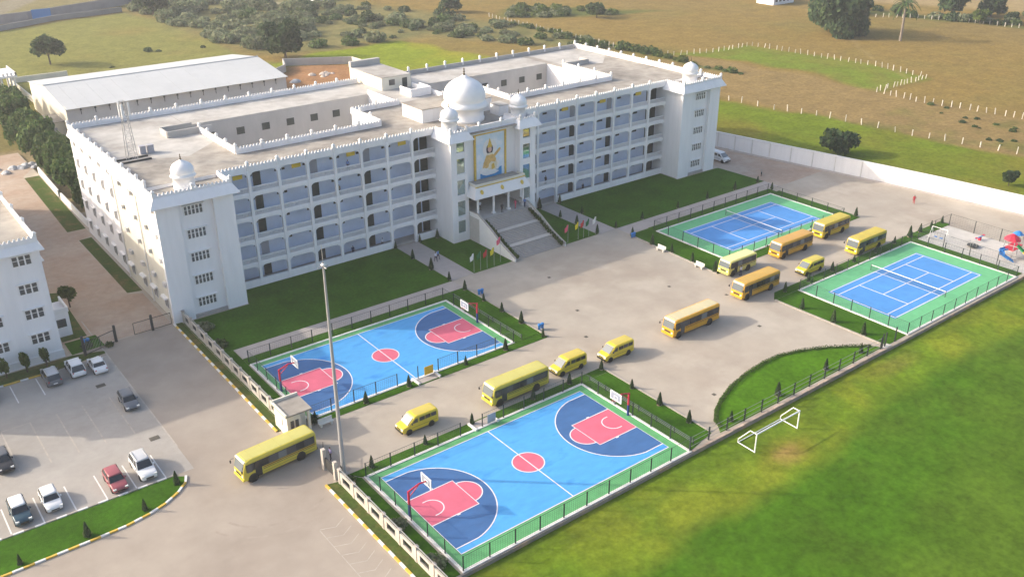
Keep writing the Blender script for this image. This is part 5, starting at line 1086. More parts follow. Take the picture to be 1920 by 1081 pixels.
def make_bus(L, body, roof, H=3.05, name='school_bus', hw=1.2, front=.0, style=0):
    t = link(name, None); h = L/2
    z0 = .42; zr = H
    st = [(-h, hw*.90, z0+.1, 1.42, .06), (-h+.03, hw*.94, z0+.02, 1.5, .08), (-h+.26, hw*.985, z0, zr-.34, .2), (-h+.42, hw, z0, zr-.1, .24), (-h+.85, hw, z0, zr, .24), (h-.35, hw, z0, zr, .24), (h-.08, hw*.98, z0, zr-.06, .24), (h, hw*.94, z0+.04, zr-.2, .22)]
    bd = MB().loft([xsec(x, w_, a, b, r_, .04) for x, w_, a, b, r_ in st]); bd.f = [f[::-1] for f in bd.f]
    obj('body', bd, body, t, smooth=False)
    rf = MB(); rs = []
    for x, w_, zt in ((-h+.5, hw*.82, zr+.012), (-h+.9, hw*.9, zr+.02), (h-.6, hw*.9, zr+.02), (h-.25, hw*.82, zr+.008)):
        rs.append([(x, -w_, zt-.13), (x, -w_*.8, zt-.01), (x, 0, zt+.02), (x, w_*.8, zt-.01), (x, w_, zt-.13), (x, 0, zt-.14)])
    rf.loft(rs); rf.f = [f[::-1] for f in rf.f]; obj('roof', rf, roof, t)
    for i in range(max(3, int(L/2.2))): xx = -h+1.3+i*(L-2.2)/max(3, int(L/2.2)); obj('roof_rib', MB().box(xx-.025, xx+.025, -hw*.86, hw*.86, zr+.02, zr+.05), roof, t)
    wz0, wz1 = 1.5, 2.32
    # near (south) side: door behind the front wheel; far side: windows all along
    band = MB(); panel(band, -h+.35, h-.25, 1, hw-.03, wz0-.05, wz1+.06, t=.035); panel(band, -h+.35, h-.25, -1, hw-.03, wz0-.05, wz1+.06, t=.035); obj('window_band', band, 'metal_dark', t)
    nw = max(4, round((L-2.7)/1.05)); w0 = -h+1.95; ww = (h-.4-w0)/nw
    for s in (-1, 1):
        for i in range(nw):
            m = MB(); panel(m, w0+i*ww+.05, w0+(i+1)*ww-.05, s, hw+.006, wz0, wz1, t=.012); obj('side_window', m, 'glass_wind' if (i*7+int(L*10)+s) % 6 == 0 else 'glass_bus', t)
        m = MB(); panel(m, -h+.45, -h+1.05, s, hw+.006, wz0-.12, wz1, t=.012); obj('cab_window', m, 'glass_bus', t)
    dx = -h+1.75 if L > 7 else -h+1.6
    m = MB(); panel(m, dx-.38, dx+.38, -1, hw-.02, .5, 2.36, t=.045); obj('door', m, 'glass_bus', t)
    wsc = MB().add([(-h-.02, -hw*.82, 1.46), (-h-.02, hw*.82, 1.46), (-h+.215, hw*.8, zr-.34), (-h+.215, -hw*.8, zr-.34), (-h+.1, -hw*.82, 1.44), (-h+.1, hw*.82, 1.44), (-h+.33, hw*.8, zr-.38), (-h+.33, -hw*.8, zr-.38)],
                   [(0, 3, 2, 1), (4, 5, 6, 7), (0, 1, 5, 4), (2, 3, 7, 6), (0, 4, 7, 3), (1, 2, 6, 5)]); obj('windscreen', wsc, 'glass_wind', t)
    obj('destination_panel', MB().box(-h+.235, -h+.6, -hw*.8, hw*.8, zr-.31, zr-.1), 'white_plain', t)
    obj('rear_window', MB().box(h-.03, h+.012, -hw*.7, hw*.7, 1.55, 2.3), 'glass_bus', t)
    obj('front_bumper', MB().box(-h-.1, -h+.12, -hw*.92, hw*.92, .42, .68), body, t); obj('rear_bumper', MB().box(h-.1, h+.09, -hw*.92, hw*.92, .42, .66), 'rubber', t)
    obj('grille', MB().box(-h-.02, -h+.05, -.55, .55, .82, 1.08), 'rubber', t)
    for s in (-1, 1):
        obj('headlight', MB().cyl((-h-.05, s*hw*.68, .95), (-h+.05, s*hw*.68, .95), .15, n=12), 'lamp_white', t); obj('tail_light', MB().box(h-.02, h+.02, s*hw*.8-.1, s*hw*.8+.1, .9, 1.2), 'lamp_red', t)
        obj('mirror', MB().box(-h-.28, -h-.16, s*(hw+.12)-.07, s*(hw+.12)+.07, 1.7, 2.0).cyl((-h+.1, s*hw*.9, 2.3), (-h-.2, s*(hw+.12), 2.1), .02, n=5), 'rubber', t)
        m = MB(); panel(m, -h+2.3, h-.3, s, hw-.01, 1.08, 1.13, t=.022); panel(m, -h+2.3, h-.3, s, hw-.01, .72, .75, t=.02); obj('side_stripe', m, 'metal_dark', t)
        m = MB(); panel(m, -h+2.3, h-.15, s, hw-.008, 1.27, 1.36, t=.02); obj('waist_stripe', m, 'stripe_maroon' if style == 0 else 'metal_dark', t)
    for x in (-h+1.05+(.0 if L > 7 else -.05), h-2.05): 
        for s in (-1, 1): obj('wheel_arch', MB().cyl((x, s*(hw-.25), .52), (x, s*(hw+.012), .52), .58, n=16), 'rubber', t)
    wheels(t, (-h+1.05+(.0 if L > 7 else -.05), h-2.05), hw+.03, .46, .28)
    return t
def make_van(L, body, roof, name='school_van', H=2.08, hw=.92):
    t = link(name, None); h = L/2
    st = [(-h, hw*.82, .38, .78, .1), (-h+.12, hw*.94, .32, .98, .12), (-h+.75, hw, .3, 1.16, .14), (-h+1.65, hw, .3, H-.08, .2), (-h+2.0, hw, .3, H, .22), (h-.25, hw, .3, H, .22), (h-.05, hw*.98, .32, H-.08, .22), (h, hw*.95, .36, H-.3, .2)]
    bd = MB().loft([xsec(x, w_, a, b, r_, .03) for x, w_, a, b, r_ in st]); bd.f = [f[::-1] for f in bd.f]; obj('body', bd, body, t)
    rs = [[(x, -w_, zt-.11), (x, -w_*.75, zt-.01), (x, 0, zt+.02), (x, w_*.75, zt-.01), (x, w_, zt-.11), (x, 0, zt-.13)] for x, w_, zt in ((-h+1.95, hw*.8, H+.01), (-h+2.2, hw*.88, H+.018), (h-.4, hw*.88, H+.018), (h-.15, hw*.8, H-.02))]
    m = MB().loft(rs); m.f = [f[::-1] for f in m.f]; obj('roof', m, roof, t)
    q = [(-h+.72, -hw*.82, 1.2), (-h+.72, hw*.82, 1.2), (-h+1.52, hw*.76, H-.16), (-h+1.52, -hw*.76, H-.16)]; q2 = [(x+.12, y, z-.1) for x, y, z in q]
    m = MB().add([(x-.03, y, z+.02) for x, y, z in q]+q2, [(0, 3, 2, 1), (4, 5, 6, 7), (0, 1, 5, 4), (2, 3, 7, 6), (0, 4, 7, 3), (1, 2, 6, 5)]); obj('windscreen', m, 'glass_wind', t)
    for s in (-1, 1):
        m = MB(); b = s*(hw+.008); a = s*(hw-.05)
        pr = [(-h+1.2, 1.3), (-h+2.05, 1.3), (-h+2.05, H-.28), (-h+1.72, H-.28)]; m.prism_y(pr, min(a, b), max(a, b)); obj('door_window', m, 'glass_bus', t)
        for i in range(3):
            x0 = -h+2.25+i*(L-2.5)/3; m = MB().box(x0+.03, x0+(L-2.5)/3-.05, min(a, b), max(a, b), 1.32, H-.27); obj('side_window', m, 'glass_bus', t)
        obj('headlight', MB().box(-h-.02, -h+.18, s*hw*.66-.17, s*hw*.66+.17, .68, .9), 'lamp_white', t); obj('tail_light', MB().box(h-.04, h+.02, s*hw*.84-.07, s*hw*.84+.07, .8, 1.3), 'lamp_red', t)
        obj('mirror', MB().box(-h+1.15, -h+1.25, s*(hw+.1)-.1, s*(hw+.1)+.1, 1.25, 1.45), 'rubber', t)
        for x in (-h+.85, h-1.0): obj('wheel_arch', MB().cyl((x, s*(hw-.2), .36), (x, s*(hw+.008), .36), .42, n=14), 'rubber', t)
        m = MB(); panel(m, -h+1.2, h-.2, s, hw-.01, .78, .81, t=.018); obj('side_stripe', m, 'metal_dark', t)
    obj('rear_window', MB().box(h-.06, h+.01, -hw*.7, hw*.7, 1.3, H-.4), 'glass_bus', t); obj('front_bumper', MB().box(-h-.08, -h+.1, -hw*.85, hw*.85, .34, .58), 'rubber', t); obj('grille', MB().box(-h-.03, -h+.05, -.4, .4, .66, .8), 'rubber', t)
    wheels(t, (-h+.85, h-1.0), hw+.02, .34, .22); return t
def make_car(L, body, roofm, H=1.5, hw=.84, suv=False, name='parked_car', hatch=True, rails=False):
    t = link(name, None); h = L/2; zb = .92 if not suv else 1.02
    hood = -h+L*.27; tail = h-(.25 if hatch else L*.2)
    st = [(-h, hw*.74, .34, zb-.34, .1), (-h+.1, hw*.9, .26, zb-.22, .12), (-h+.45, hw*.97, .24, zb-.1, .12), (hood, hw, .23, zb, .12), (0, hw, .23, zb+.03, .1), (tail, hw, .23, zb+.03, .12), (h-.12, hw*.95, .26, zb-.02, .14), (h, hw*.85, .34, zb-.16, .12)]
    m = MB().loft([xsec(x, w_, a, b, r_) for x, w_, a, b, r_ in st]); m.f = [f[::-1] for f in m.f]; obj('body', m, body, t, smooth=True)
    def cab(z, x0, x1, w_, b=.12):
        return [(x0, -w_+b, z), (x0+b, -w_, z), (x1-b, -w_, z), (x1, -w_+b, z), (x1, w_-b, z), (x1-b, w_, z), (x0+b, w_, z), (x0, w_-b, z)]
    rb = h-.5 if hatch else h-L*.27; rt = -h+L*.42
    m = MB().loft([cab(zb-.04, hood-.02, (h-.08 if hatch else h-L*.17), hw*.96), cab(H-.1, rt-.1, rb+.04, hw*.78)]); obj('window_glass', m, 'glass_car', t)
    m = MB().loft([cab(H-.12, rt-.14, rb+.1, hw*.80), cab(H-.03, rt+.02, rb, hw*.77), cab(H, rt+.18, rb-.14, hw*.66)]); obj('roof', m, roofm, t, smooth=True)
    m = MB()
    for s in (-1, 1):
        for (xa, za), (xb, zb_) in (((hood, zb), (rt-.08, H-.1)), ((-h+L*.57, zb), (-h+L*.57, H-.1)), ((h-.16 if hatch else h-L*.18, zb), (rb, H-.1))):
            m.cyl((xa, s*hw*.955, za-.02), (xb, s*hw*.79, zb_), .045, n=5)
    obj('pillars', m, body, t)
    for s in (-1, 1):
        obj('headlight', MB().box(-h+.02, -h+.3, s*hw*.72-.16, s*hw*.72+.16, zb-.36, zb-.2), 'lamp_white', t); obj('tail_light', MB().box(h-.2, h-.01, s*hw*.78-.1, s*hw*.78+.1, zb-.26, zb-.06), 'lamp_red', t)
        obj('mirror', MB().box(hood+.25, hood+.42, s*(hw+.08)-.08, s*(hw+.08)+.08, zb-.02, zb+.12), body, t)
        for x in (-h+.8, h-.78): obj('wheel_arch', MB().cyl((x, s*(hw-.2), .33), (x, s*(hw+.006), .33), .37, n=14), 'rubber', t)
        if rails: obj('roof_rail', MB().box(rt+.2, rb-.1, s*hw*.66-.025, s*hw*.66+.025, H+.0, H+.07), 'metal_grey', t)
    obj('grille', MB().box(-h-.01, -h+.1, -.4, .4, .36, zb-.42), 'rubber', t); obj('number_plate', MB().box(h-.03, h+.01, -.25, .25, .5, .62), 'board_white', t)
    wheels(t, (-h+.8, h-.78), hw+.01, .32, .2); return t
def place(t, x, y, deg, label, cat, group=None):
    t.location = (x, y, 0); t.rotation_euler = (0, 0, R(deg)); return tag(t, label, cat, group)
GB = 'yellow school buses and vans in the yard'
BUSES = [  # near side line: front x, rear x, near y
    (8.9, 'bus_lemon', 'bus_lemon_roof', -22.05, 16.9, 4.3, 'lemon yellow school bus turning out of the gate past the guard hut'),
    (8.8, 'bus_lemon', 'bus_lemon_roof', 7.75, 12.2, 0, 'long lemon yellow school bus with green trim on the lane above the near basketball court'),
    (9.4, 'bus_orange', 'bus_cream_roof', 38.0, 10.8, 0, 'orange school bus with cream roof alone in the middle of the plaza'),
    (8.7, 'bus_amber', 'bus_amber_roof', 54.45, 12.7, 0, 'amber school bus entering the plaza at the corner of the near tennis court'),
    (6.7, 'bus_pale', 'bus_pale_roof', 58.5, 19.6, 0, 'pale lemon minibus with white front at the corner of the far tennis court'),
    (8.8, 'bus_amber', 'bus_ochre_roof', 71.4, 18.95, 0, 'orange roofed school bus in the middle of the row by the far tennis court'),
    (7.8, 'bus_yellow', 'bus_yellow_roof', 83.7, 19.8, 0, 'yellow school bus last in the row by the far tennis court'),
    (8.3, 'bus_yellow', 'bus_yellow_roof', 82.3, 11.95, 0, 'yellow school bus beside the fence of the near tennis court')]
for i, (L, b, r_, x, y, dg, lab) in enumerate(BUSES): place(make_bus(L, b, r_, H=2.6 if L < 7 else 2.8, style=i % 2), x, y, dg, lab, 'bus', GB)
for x, y, L, lab in ((-5.9, 13.55, 4.9, 'yellow school van nearest the gate, on the bus lane'), (16.65, 12.6, 5.0, 'yellow school van right behind the long lemon bus'), (24.05, 11.45, 5.1, 'yellow school van at the corner of the plaza'), (67.2, 12.15, 5.2, 'yellow school van beside the near tennis court fence')):
    place(make_van(L, 'van_yellow', 'van_roof'), x, y, 0, lab, 'van', GB)
place(make_van(5.0, 'car_white', 'car_white', name='parked_van'), 100.4, 59.6, 90, 'white van parked behind the right corner tower', 'van')
CARS = [(4.2, 'car_silver', 'car_silver', -44.4, 51.3, 270, dict(hatch=False), 'silver saloon half out of the picture at the left edge'),
        (4.5, 'car_grey', 'car_silver', -37.1, 51.3, 270, dict(suv=True, H=1.75, hw=.9, rails=True), 'grey estate car parked beside the white cars'),
        (4.4, 'car_white', 'car_white', -34.1, 51.7, 270, dict(suv=True, H=1.8, hw=.88), 'tall white car parked between the grey estate and the white saloon'),
        (4.2, 'car_white', 'car_white', -31.6, 50.7, 270, dict(hatch=False), 'white saloon parked nearest the gate in the back row'),
        (4.2, 'car_slate', 'car_slate', -31.1, 39.4, 88, dict(), 'dark slate hatchback driving across the shaded car park'),
        (4.1, 'car_black', 'car_grey', -46.0, 35.2, 90, dict(suv=True, H=1.65), 'black car at the left edge with its shadow on the sunlit concrete'),
        (4.1, 'car_maroon', 'car_maroon', -37.2, 24.2, 90, dict(), 'maroon car parked by the green island'),
        (4.6, 'car_white', 'car_silver', -34.1, 24.7, 90, dict(suv=True, H=1.8, hw=.9, rails=True), 'white car with roof rails parked nearest the tip of the island'),
        (4.2, 'car_teal', 'car_white', -46.5, 24.8, 90, dict(suv=True, H=1.62), 'dark car with white roof parked at the left of the front row'),
        (3.8, 'car_white', 'car_white', -43.5, 25.0, 90, dict(), 'small white hatchback parked beside the white roofed dark car')]
for L, b, r_, x, y, dg, kw, lab in CARS: place(make_car(L, b, r_, name='car', **kw), x, y, dg, lab, 'car', 'cars in the car park')

# ---------------------------------------------------------------- sport and yard furniture
def hoop(label, x, y, s):           # s = direction from post toward the court along x
    t = thing('basketball_hoop', label, 'hoop', (x, y, .05))
    obj('post_pad', MB().cyl((0, 0, 0), (0, 0, 1.5), .15, n=12), 'navy_paint', t); obj('post', MB().cyl((0, 0, 1.5), (0, 0, 3.1), .13, n=12), 'red_paint', t)
    obj('arm', MB().cyl((0, 0, 3.05), (s*1.3, 0, 3.45), .09, n=8).cyl((s*1.3, 0, 3.45), (s*2.1, 0, 3.35), .08, n=8).cyl((0, 0, 2.3), (s*1.2, 0, 3.3), .05, n=6), 'red_paint', t)
    bx = s*2.15; b = obj('backboard', MB().box(bx-.03, bx+.03, -.9, .9, 2.9, 3.95), 'board_glass', t)
    fr = MB()
    for z0, z1, y0, y1 in ((2.86, 2.97, -.92, .92), (3.88, 3.99, -.92, .92), (2.97, 3.88, -.92, -.81), (2.97, 3.88, .81, .92)): fr.box(bx-.045, bx+.045, y0, y1, z0, z1)
    obj('board_border', fr, 'board_white', b)
    sq = MB()
    for z0, z1, y0, y1 in ((3.05, 3.1, -.3, .3), (3.48, 3.53, -.3, .3), (3.1, 3.48, -.3, -.25), (3.1, 3.48, .25, .3)): sq.box(bx-.05, bx+.05, y0, y1, z0, z1)
    obj('target_square', sq, 'board_white', b)
    rg = MB(); n = 16
    for i in range(n): a0, a1 = 6.283*i/n, 6.283*(i+1)/n; rg.cyl((bx+s*.3+.23*math.cos(a0), .23*math.sin(a0), 3.05), (bx+s*.3+.23*math.cos(a1), .23*math.sin(a1), 3.05), .02, n=5)
    obj('rim', rg, 'red_paint', t); nt_ = MB()
    for i in range(10): a0 = 6.283*i/10; a1 = a0+.5; nt_.cyl((bx+s*.3+.22*math.cos(a0), .22*math.sin(a0), 3.04), (bx+s*.3+.13*math.cos(a1), .13*math.sin(a1), 2.65), .008, n=4)
    obj('net', nt_, 'net_white', t)
hoop('basketball hoop at the plaza end of the near court', 15.25, 0, -1); hoop('basketball hoop at the gate end of the near court', -15.2, 0.3, 1); hoop('basketball hoop at the plaza end of the shaded court', 15.05, 30.5, -1); hoop('basketball hoop at the road end of the shaded court', -15.1, 30.6, 1)
g = thing('football_goal', 'white football goal frame on the sports field below the curved lawn', 'goal', (25.6, -13.4, -.42))
for x in (21.75, 29.5):
    wobj('upright', MB().cyl((x, -13.8, -.42), (x, -13.8, 2.02), .08), 'goal_white', g); wobj('side_frame', MB().cyl((x, -13.8, 2.02), (x, -12.9, 2.02), .06).cyl((x, -12.9, 2.02), (x, -11.4, .1), .06).cyl((x, -11.4, .1), (x, -11.4, -.37), .06).cyl((x, -11.4, -.34), (x, -13.8, -.37), .06), 'goal_white', g)
wobj('crossbar', MB().cyl((21.7, -13.8, 2.02), (29.55, -13.8, 2.02), .09), 'goal_white', g); wobj('ground_bar', MB().cyl((21.75, -11.4, -.34), (29.5, -11.4, -.34), .05), 'goal_white', g)
# tall light mast
m_ = thing('light_mast', 'very tall grey floodlight mast rising beside the gate wall', 'mast', (-17.3, 10.3, 0))
wobj('pole', MB().cyl((-17.3, 10.3, 0), (-17.3, 10.3, 25.3), .25, .11, n=16), 'metal_grey', m_); wobj('base_plate', MB().box(-17.75, -16.85, 9.85, 10.75, 0, .5), 'kerb_grey', m_); wobj('head_frame', MB().cyl((-17.9, 10.3, 24.9), (-16.8, 10.3, 24.9), .07).cyl((-17.3, 9.7, 24.9), (-17.3, 10.9, 24.9), .07), 'metal_grey', m_); wobj('head_ring', MB().lathe([(.2, 0), (.22, .12), (.16, .25), (.1, .3)], 12, (-17.3, 10.3, 25.0)), 'white_plain', m_); wobj('lightning_rod', MB().cyl((-17.3, 10.3, 25.3), (-17.3, 10.3, 27.2), .03), 'metal_grey', m_)
wobj('service_door', MB().box(-17.6, -17.5, 10.15, 10.45, .7, 1.5), 'metal_dark', m_)
# lattice mast on the roof
lm = thing('roof_mast', 'lattice telecom mast standing on the left roof of the school', 'mast', (-15.6, 77, RZ)); hb_, ht = 1.0, .45; mh = 9.2
C4 = [(-1, -1), (1, -1), (1, 1), (-1, 1)]; P4 = lambda k, z: (-15.6+C4[k][0]*(hb_+(ht-hb_)*z/mh)*.7, 77+C4[k][1]*(hb_+(ht-hb_)*z/mh)*.7, RZ+.05+z)
for k in range(4): wobj('leg', MB().cyl(P4(k, 0), P4(k, mh), .05, n=6), 'metal_grey', lm)
br = MB()
for i in range(7):
    za, zb_ = mh*i/7, mh*(i+1)/7
    for k in range(4): br.cyl(P4(k, za), P4((k+1) % 4, zb_), .025, n=4); br.cyl(P4(k, zb_), P4((k+1) % 4, zb_), .025, n=4)
wobj('bracing', br, 'metal_grey', lm)
for a in (0, 2.1, 4.2): x, y = -15.6+.8*math.cos(a), 77+.8*math.sin(a); wobj('antenna', MB().box(x-.14, x+.14, y-.1, y+.1, RZ+mh-2.3, RZ+mh-.3), 'board_white', lm)
wobj('base_beam', MB().box(-18, -13, 76.0, 76.25, RZ+.06, RZ+.3).box(-18, -13, 77.8, 78.05, RZ+.06, RZ+.3), 'metal_dark', lm)
for x, y, lab in ((-13.2, 79.6, 'left'), (-12.0, 79.5, 'right')): tag(obj('equipment_cabinet', MB().box(x-.45, x+.45, y-.4, y+.4, RZ+.07, RZ+1.3).box(x-.5, x+.5, y-.45, y+.45, RZ+1.301, RZ+1.36), 'shutter_grey'), lab+' of two pale equipment cabinets beside the roof mast', 'cabinet')
# flags
def flag(label, x, y, m, h=3.3, big=1.55):
    t = thing('flag', label, 'flag', (x, y, .05), group='coloured flags beside the entrance steps'); obj('pole', MB().cyl((0, 0, 0), (0, 0, h), .035, .025, n=8), 'metal_grey', t)
    fl = MB(); n = 6; vs_ = []
    for i in range(n+1):
        q = i/n; xx = .02+.62*q*big; zz = h-.05-.55*q*q; vs_ += [(-xx*.75, .1*math.sin(q*7), zz), (-xx*.62, .12*math.sin(q*7+.6)+.05, zz-.75*big*(1-.25*q))]
    fl.add([(a, b+.008, c) for a, b, c in vs_]+[(a, b-.008, c) for a, b, c in vs_], [(2*i, 2*i+2, 2*i+3, 2*i+1) for i in range(n)]+[(2*n+2+2*i+1, 2*n+2+2*i+3, 2*n+2+2*i+2, 2*n+2+2*i) for i in range(n)])
    obj('cloth', fl, m, t)
for i, (c, x) in enumerate((('white', 24.8), ('green', 26.1), ('red', 27.4), ('yellow', 28.8), ('pink', 30.6))): flag(c+' flag on a pole left of the entrance steps', x, 44.9 if c != 'pink' else 45.6, 'flag_'+c, 3.3 if c != 'pink' else 4.4)
for i, (c, x) in enumerate((('pink', 44.6), ('yellow', 46.95), ('red', 48.2), ('green', 49.4), ('white', 51.0))): flag(c+' flag on a pole right of the entrance steps', x, 44.9, 'flag_'+c)
# benches, bins, drains
def bench(label, x, y, deg, m='bench_white'):
    t = thing('garden_bench', label, 'bench', (x, y, 0), R(deg)); obj('seat', MB().box(-.9, .9, -.24, .24, .4, .5), m, t); obj('backrest', MB().box(-.9, .9, .2, .3, .5, .95), m, t)
    for s in (-1, 1): obj('leg', MB().box(s*.65-.1, s*.65+.1, -.2, .25, 0, .4), m, t)
bench('cream garden bench nearer the school beside the far tennis court lawn', 54.6, 32.6, -90); bench('cream garden bench by the pale minibus', 54.4, 23.9, -90); bench('pale low bench beside the guard hut', -14.2, 20.4, 0)
def bins(label, x, y):
    t = thing('litter_bin', label, 'bin', (x, y, 0)); obj('stand', MB().box(-.5, .5, -.04, .04, .75, .82).cyl((-.48, 0, 0), (-.48, 0, .8), .03).cyl((.48, 0, 0), (.48, 0, .8), .03), 'metal_dark', t)
    for s in (-1, 1): obj('bucket', MB().lathe([(.17, .15), (.24, .8), (.26, .82), (.2, .86)], 14, (s*.27, 0, 0)), 'blue_plastic', t); obj('lid', MB().lathe([(.27, .861), (.2, .98), (.03, 1.02)], 14, (s*.27, 0, 0)), 'blue_plastic', t)
bins('blue twin litter bin at the corner of the far tennis court lawn', 55.0, 39.6); bins('blue twin litter bin at the plaza corner of the shaded basketball lawn', 20.9, 23.3); bins('blue twin litter bin where the left path meets the plaza', 20.8, 37.6); bins('blue twin litter bin behind the yard gate by the smaller block', -31.0, 58.2)
for k, (x, y) in enumerate(((28.9, 24.6), (24.5, 17.8), (45.5, 22.0), (50.2, 14.6), (27.0, -3.2), (33.0, 36.0), (46, 5.0))): tag(obj('drain_cover', MB().box(x-.24, x+.24, y-.24, y+.24, .0045, .02).box(x-.17, x+.17, y-.17, y+.17, .0201, .026), 'drain'), 'small dark square drain cover set in the plaza concrete', 'drain cover', 'plaza drain covers')
for k, (x, y) in enumerate(((-32.6, 46.0), (-31.1, 30.2))): tag(obj('drain_cover', MB().box(x-.55, x+.55, y-.4, y+.4, .011, .03).box(x-.4, x+.4, y-.3, y+.3, .0301, .036), 'drain'), ('dark drain grating in the shaded car park above the moving car', 'brown drain grating at the sunlit edge of the car park shade')[k], 'drain cover')
# playground
pg = thing('play_tower', 'play tower with red roof and blue, green and yellow slides', 'play equipment', (98.0, -4.6, 0))
for x in (97.2, 98.8):
    for y in (-5.4, -3.8): wobj('post', MB().cyl((x, y, 0), (x, y, 3.2), .06), 'metal_grey', pg)
wobj('platform', MB().box(97.1, 98.9, -5.5, -3.7, 1.5, 1.6), 'red_paint', pg); wobj('roof', MB().lathe([(1.35, 3.1), (1.0, 3.5), (.45, 3.9), (.1, 4.1)], 8, (98.0, -4.6, 0)), 'red_paint', pg)
def slide(name, m, P, w_=.34):
    mb = MB()
    for (a, b) in zip(P, P[1:]):
        a = Vector(a); b = Vector(b); d_ = (b-a); sd = Vector((-d_.y, d_.x, 0)).normalized()*w_; up = Vector((0, 0, .22))
        R0 = lambda p: [tuple(p-sd+up), tuple(p-sd), tuple(p+sd), tuple(p+sd+up), tuple(p+sd*1.15+up), tuple(p+sd*1.15-up*.25), tuple(p-sd*1.15-up*.25), tuple(p-sd*1.15+up)]
        mb.loft([R0(a), R0(b)])
    wobj(name, mb, m, pg)
slide('blue_slide', 'blue_plastic', [(97.1, -4.4, 1.6), (96.2, -4.0, 1.5), (95.6, -4.6, 1.0), (95.9, -5.6, .5), (96.3, -6.2, .15)]); slide('green_slide', 'green_plastic', [(98.2, -5.5, 2.2), (98.4, -6.6, 1.4)]); slide('yellow_slide', 'yellow_plastic', [(98.4, -6.6, 1.4), (98.6, -8.4, .2)])
wobj('blue_canopy', MB().lathe([(.9, 3.4), (.5, 3.8), (.1, 4.0)], 8, (100.2, -4.4, 0)), 'blue_plastic', pg); wobj('second_deck', MB().box(99.4, 101, -5.2, -3.6, 1.5, 1.6), 'red_paint', pg)
for x in (99.5, 100.9):
    for y in (-5.1, -3.7): wobj('post', MB().cyl((x, y, 0), (x, y, 3.5), .05), 'metal_grey', pg)
rb_ = thing('merry_go_round', 'small metal roundabout in the middle of the playground', 'play equipment', (97.4, 1.2, 0)); wobj('deck', MB().cyl((97.4, 1.2, .25), (97.4, 1.2, .33), .95, n=20), 'metal_dark', rb_); wobj('hub', MB().cyl((97.4, 1.2, 0), (97.4, 1.2, .9), .06), 'metal_grey', rb_)
for i in range(6): a = 1.047*i; wobj('handrail', MB().cyl((97.4+.9*math.cos(a), 1.2+.9*math.sin(a), .3), (97.4+.9*math.cos(a), 1.2+.9*math.sin(a), 1.1), .025).cyl((97.4+.9*math.cos(a), 1.2+.9*math.sin(a), 1.1), (97.4, 1.2, .9), .025), 'metal_grey', rb_)
ss = thing('see_saw', 'red and blue see-saw near the far fence of the playground', 'play equipment', (101.2, 2.0, 0)); wobj('beam', MB().box(99.7, 102.7, 1.93, 2.07, .55, .65), 'blue_plastic', ss); wobj('pivot', MB().box(101.0, 101.4, 1.8, 2.2, 0, .55), 'red_paint', ss)
for x in (100.0, 102.4): wobj('seat', MB().box(x-.2, x+.2, 1.8, 2.2, .651, .72), 'red_paint', ss)
sw = thing('swing_set', 'light metal swing frame at the near left corner of the playground', 'play equipment', (95.6, 6.4, 0))
for y in (5.0, 7.8):
    for s in (-1, 1): wobj('leg', MB().cyl((95.6+s*.8, y, 0), (95.6, y, 2.2), .04), 'board_white', sw)
wobj('top_bar', MB().cyl((95.6, 5.0, 2.2), (95.6, 7.8, 2.2), .045), 'board_white', sw)
for y in (5.9, 6.9): s_ = wobj('swing_seat', MB().box(95.4, 95.8, y-.25, y+.25, .5, .55), 'blue_plastic', sw); wobj('chains', MB().cyl((95.6, y-.22, .55), (95.6, y-.22, 2.2), .012, n=4).cyl((95.6, y+.22, .55), (95.6, y+.22, 2.2), .012, n=4), 'metal_dark', s_)

